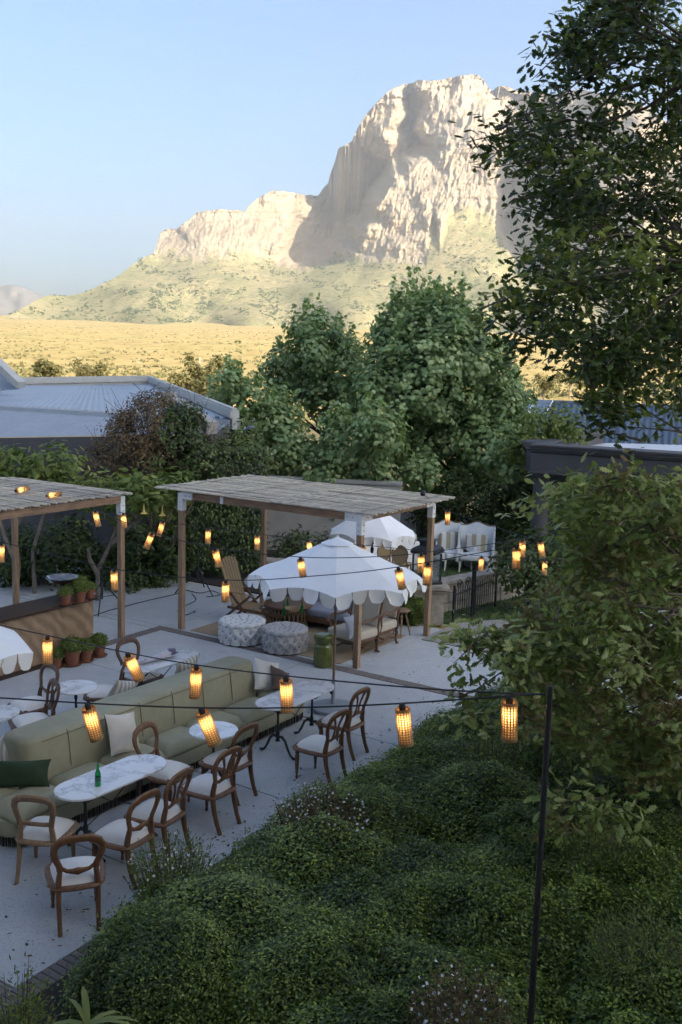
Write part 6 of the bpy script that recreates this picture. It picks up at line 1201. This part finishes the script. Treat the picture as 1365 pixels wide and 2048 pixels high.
# ------------------------------------------------------------------ the oak: upper boughs and hanging lower boughs
def in_poly(x, y, poly):
    c = False; n = len(poly)
    for i in range(n):
        (x1, y1), (x2, y2) = poly[i], poly[(i + 1) % n]
        if (y1 > y) != (y2 > y) and x < (x2 - x1) * (y - y1) / (y2 - y1) + x1: c = not c
    return c
def oak(name, label, poly, n, dep, lsize, mat, per, cr, trunk, targets_from, tshift, extra=(), over=0):
    xs_ = [p[0] for p in poly]; ys_ = [p[1] for p in poly]; C = []
    while len(C) < n:
        x, y = random.uniform(min(xs_), max(xs_)), random.uniform(min(ys_), max(ys_))
        if in_poly(x, y, poly): C.append(np.array(at(x, y, random.uniform(*dep))))
    for (x, y, d) in extra: C.append(np.array(at(x, y, d)))
    base = Vector(trunk[0][:3]); t = empty(name, (base.x, base.y, 0), 0, label, 'tree'); off = np.array((base.x, base.y, 0)); P, N, T, Tn = [], [], [], []; m = MB()
    for c in C:
        ax = nrm_(RNG.normal(0, 1, (1, 3)) * np.array([1, 1, .5]) + np.array([[-.5, -.2, -.1]]))[0]; f = RNG.uniform(-1, 1, per); q = c + ax * (f * cr)[:, None] + RNG.normal(0, cr * .33, (per, 3)); P.append(q); tn = RNG.normal(.44 + tshift, .26); Tn.append(tn + RNG.normal(0, .2, per))
        T.append(np.tile(ax * .7 + np.array([0, 0, -.25]), (per, 1)) + RNG.normal(0, .6, (per, 3))); N.append(np.tile([0.0, -.35, .8], (per, 1)))
        m.tube([tuple(c - ax * cr - off), tuple(c + RNG.normal(0, .03, 3) - off), tuple(c + ax * cr - off)], [.012, .008, .003], 4, caps=False)
    P = np.concatenate(P); leaves('crown', P - off, np.concatenate(N), np.concatenate(T), lsize * RNG.uniform(.65, 1.2, len(P)), OAK, np.concatenate(Tn), mat, t, .55, .2)
    if over:                                               # unseen boughs added above the viewpoint to darken terrace and bed
        cc = np.column_stack([RNG.uniform(-6, 9, over), RNG.uniform(.5, 8, over), RNG.uniform(8.8, 11.4, over)]); cc[:, 2] += .42 * np.maximum(0, cc[:, 1] - 2); q = (cc[:, None, :] + RNG.normal(0, .24, (over, 34, 3))).reshape(-1, 3)
        leaves('added_shade_crown', q - off, np.tile([0.0, 0, 1], (len(q), 1)), RNG.normal(0, 1, (len(q), 3)), RNG.uniform(.11, .19, len(q)), OVATE, RNG.normal(.45, .2, len(q)), mat, t); limbs(m, Vector((3.2, 9.6, 8.6)) - Vector(off), [Vector(c_ - off) for c_ in cc[::16]], .11, 6, .3)
    tb = MB(); tb.tube([tuple(np.array(q[:3]) - off) for q in trunk], [q[3] for q in trunk], 12); tb.build('trunk', M_BARK, t, True)
    C = sorted(C, key=lambda c: c[2]); fr = [Vector(np.array(q) - off) for q in targets_from]
    for i in range(0, len(C), 5):
        c = Vector(C[i] - off); b = min(fr, key=lambda q: (q - c).length); limbs(m, b, [c], 0.014 + 0.007 * (c - b).length, 6, .2)
    m.build('branch', M_BARK, t, True); return t
trunk = [(4.3, 9.9, 0, .34), (4.0, 9.8, 3, .29), (3.55, 9.7, 6, .27), (3.25, 9.6, 8.2, .24), (3.1, 9.6, 11, .18)]
upper = [(1120, 60), (1130, 180), (1075, 215), (990, 255), (1010, 310), (1065, 320), (1058, 430), (1085, 520), (1045, 585), (1000, 610), (1010, 640), (1090, 690), (1150, 700), (1150, 780), (1200, 800), (1215, 860), (1270, 800), (1340, 800), (1380, 840), (1450, 820), (1450, -130), (1260, -130), (1230, 0), (1170, 20)]
inner = [(1200, 40), (1150, 200), (1120, 330), (1110, 480), (1110, 600), (1170, 680), (1250, 720), (1400, 760), (1600, 760), (1600, -200), (1300, -200)]
oak('oak_tree', 'big old oak whose dark leafy boughs overhang the garden', upper, 250, (8.6, 12.8), .10, M_OAKD, 84, .30, trunk, [(3.5, 9.7, 6.2), (3.3, 9.6, 8), (3.9, 9.7, 4), (3.1, 9.6, 10)], 0.0, [(1000, 262, 9.3), (1020, 290, 9.4), (1005, 602, 9.0), (1030, 660, 9.2), (1070, 690, 9.2), (1115, 110, 9.4), (1180, 30, 9.4), (1060, 320, 9.6), (1050, 600, 9.2), (1220, 850, 9.0), (1190, 790, 9.0), (1260, 830, 9)], over=190)
lower = [(935, 1280), (980, 1275), (1040, 1230), (1100, 1195), (1150, 1150), (1150, 1060), (1080, 1035), (1050, 1010), (1120, 975), (1230, 958), (1440, 955), (1440, 1640), (1380, 1640), (1250, 1540), (1120, 1480), (1040, 1430), (990, 1400), (1040, 1340), (990, 1295)]
oak('oak_sapling', 'broad low oak with lobed green, brown and pale dry leaves', lower, 255, (8.4, 12.0), .108, M_OAKL, 72, .27, [(4.9, 10.4, 0, .13), (4.6, 10.2, 1.4, .11), (4.1, 10.0, 2.8, .07)], [(4.6, 10.2, 1.5), (4.1, 10.0, 2.8), (4.3, 10.1, 2.2)], 0.05, [(915, 1275, 9.2), (950, 1290, 9.2), (945, 1385, 9.2), (1150, 1600, 8.4), (1120, 1630, 8.4), (1230, 1620, 8.4), (960, 1440, 9)])

# ------------------------------------------------------------------ sunlit veld trees beyond the roofs
G = 'sunlit veld trees beyond the sheds'
VT = [([(90, 738, 18), (75, 745, 12), (110, 746, 14)], 128, 'rounded golden green tree just above the shed ridge'), ([(165, 745, 10), (172, 738, 8), (158, 728, 6)], 130, 'thin small tree above the shed ridge, twin of two'), ([(205, 742, 10), (200, 732, 7), (190, 746, 6)], 130, 'upright small golden tree above the shed ridge'),
      ([(352, 760, 14), (370, 772, 16), (395, 775, 14)], 104, 'low bushy golden tree beside the parapet end'), ([(382, 735, 12), (395, 748, 15), (380, 715, 7)], 112, 'tall open golden tree beyond the parapet'), ([(430, 740, 18), (455, 745, 16), (440, 722, 10), (470, 735, 12)], 108, 'broad golden tree by the plane sapling'), ([(425, 775, 22), (455, 780, 20), (400, 790, 16)], 92, 'dense golden green bush beyond the side parapet'),
      ([(1080, 760, 9), (1100, 768, 12)], 135, 'low golden bush in the field near the solar panels'), ([(1140, 752, 12), (1165, 758, 12), (1120, 756, 9)], 150, 'golden bush row in the dry field'), ([(1240, 745, 14), (1262, 750, 12)], 150, 'golden bush seen between hanging oak leaves'), ([(1320, 800, 10), (1300, 808, 10)], 130, 'small golden bush above the dark blue roof')]
for ls, dep, lab in VT:
    L_ = lob(ls, dep, 1.0); b = Vector(np.mean([l[0] for l in L_], 0)); gz = float(ground_z(np.array([b.x]), np.array([b.y]))[0]) - .05
    tree('veld_tree', lab, L_, (b.x, b.y, gz), SMALL, 0.42, M_GOLD, 40, .38, 14, .10, G, 8)
for (px, py, h, d, lab) in ((36, 742, 2.3, 260, 'pale fence post in the dry field, first above the shed'), (72, 722, 2.4, 330, 'pale fence post in the dry field, one of the close pair'), (80, 722, 2.4, 330, 'pale fence post in the dry field, other of the close pair'), (156, 718, 2.6, 330, 'pale fence post beyond the thin small tree'), (278, 722, 2.8, 320, 'pale fence post in the field above the ridge end'), (400, 722, 4.0, 230, 'telegraph pole standing among the golden trees')):
    p = at(px, py, d); o = empty('field_post', (p.x, p.y, p.z - h * 1.0), 0, lab, 'post', 'posts in the dry field'); MB().tube([(0, 0, -.6), (0, 0, h * 1.2)], .09, 6).build('shaft', M_PARA, o); MB().box((0, 0, h * 1.2), (.22, .22, .1)).build('cap', M_PARA, o)
# fallen leaves on the terrace
n = 260; uu = RNG.uniform(5, 13.4, n); vv = -6.35 - np.abs(RNG.normal(0, .8, n)); uu[:60] = RNG.uniform(14, 17, 60); vv[:60] = RNG.uniform(-8.4, -5.5, 60); P = np.array([uv(a, b, .006)[:] for a, b in zip(uu, vv)])
tag(leaves('fallen_leaves', P, np.tile([0, 0, 1.0], (n, 1)), RNG.normal(0, 1, (n, 3)), RNG.uniform(.025, .07, n), OVATE, RNG.random(n) * .6, M_DRY, None, .12, 0), 'scattered dry fallen leaves on the concrete terrace', 'leaves', kind='stuff')
# ------------------------------------------------------------------ haze: even, pale air round everything
hz = MB().box((0, 3600, 735), (30000, 17600, 1750)).build('haze', None)
hm = bpy.data.materials.new('pale_haze'); hm.use_nodes = True; hn = hm.node_tree; hn.nodes.clear()
pv = hn.nodes.new('ShaderNodeVolumePrincipled'); ho = hn.nodes.new('ShaderNodeOutputMaterial'); hn.links.new(pv.outputs[0], ho.inputs['Volume'])
pv.inputs['Color'].default_value = (0.85, 0.92, 1.0, 1); pv.inputs['Density'].default_value = HAZE; pv.inputs['Anisotropy'].default_value = 0.5
hz.data.materials.append(hm); tag(hz, 'thin pale evening haze filling the valley air', 'haze', kind='stuff')
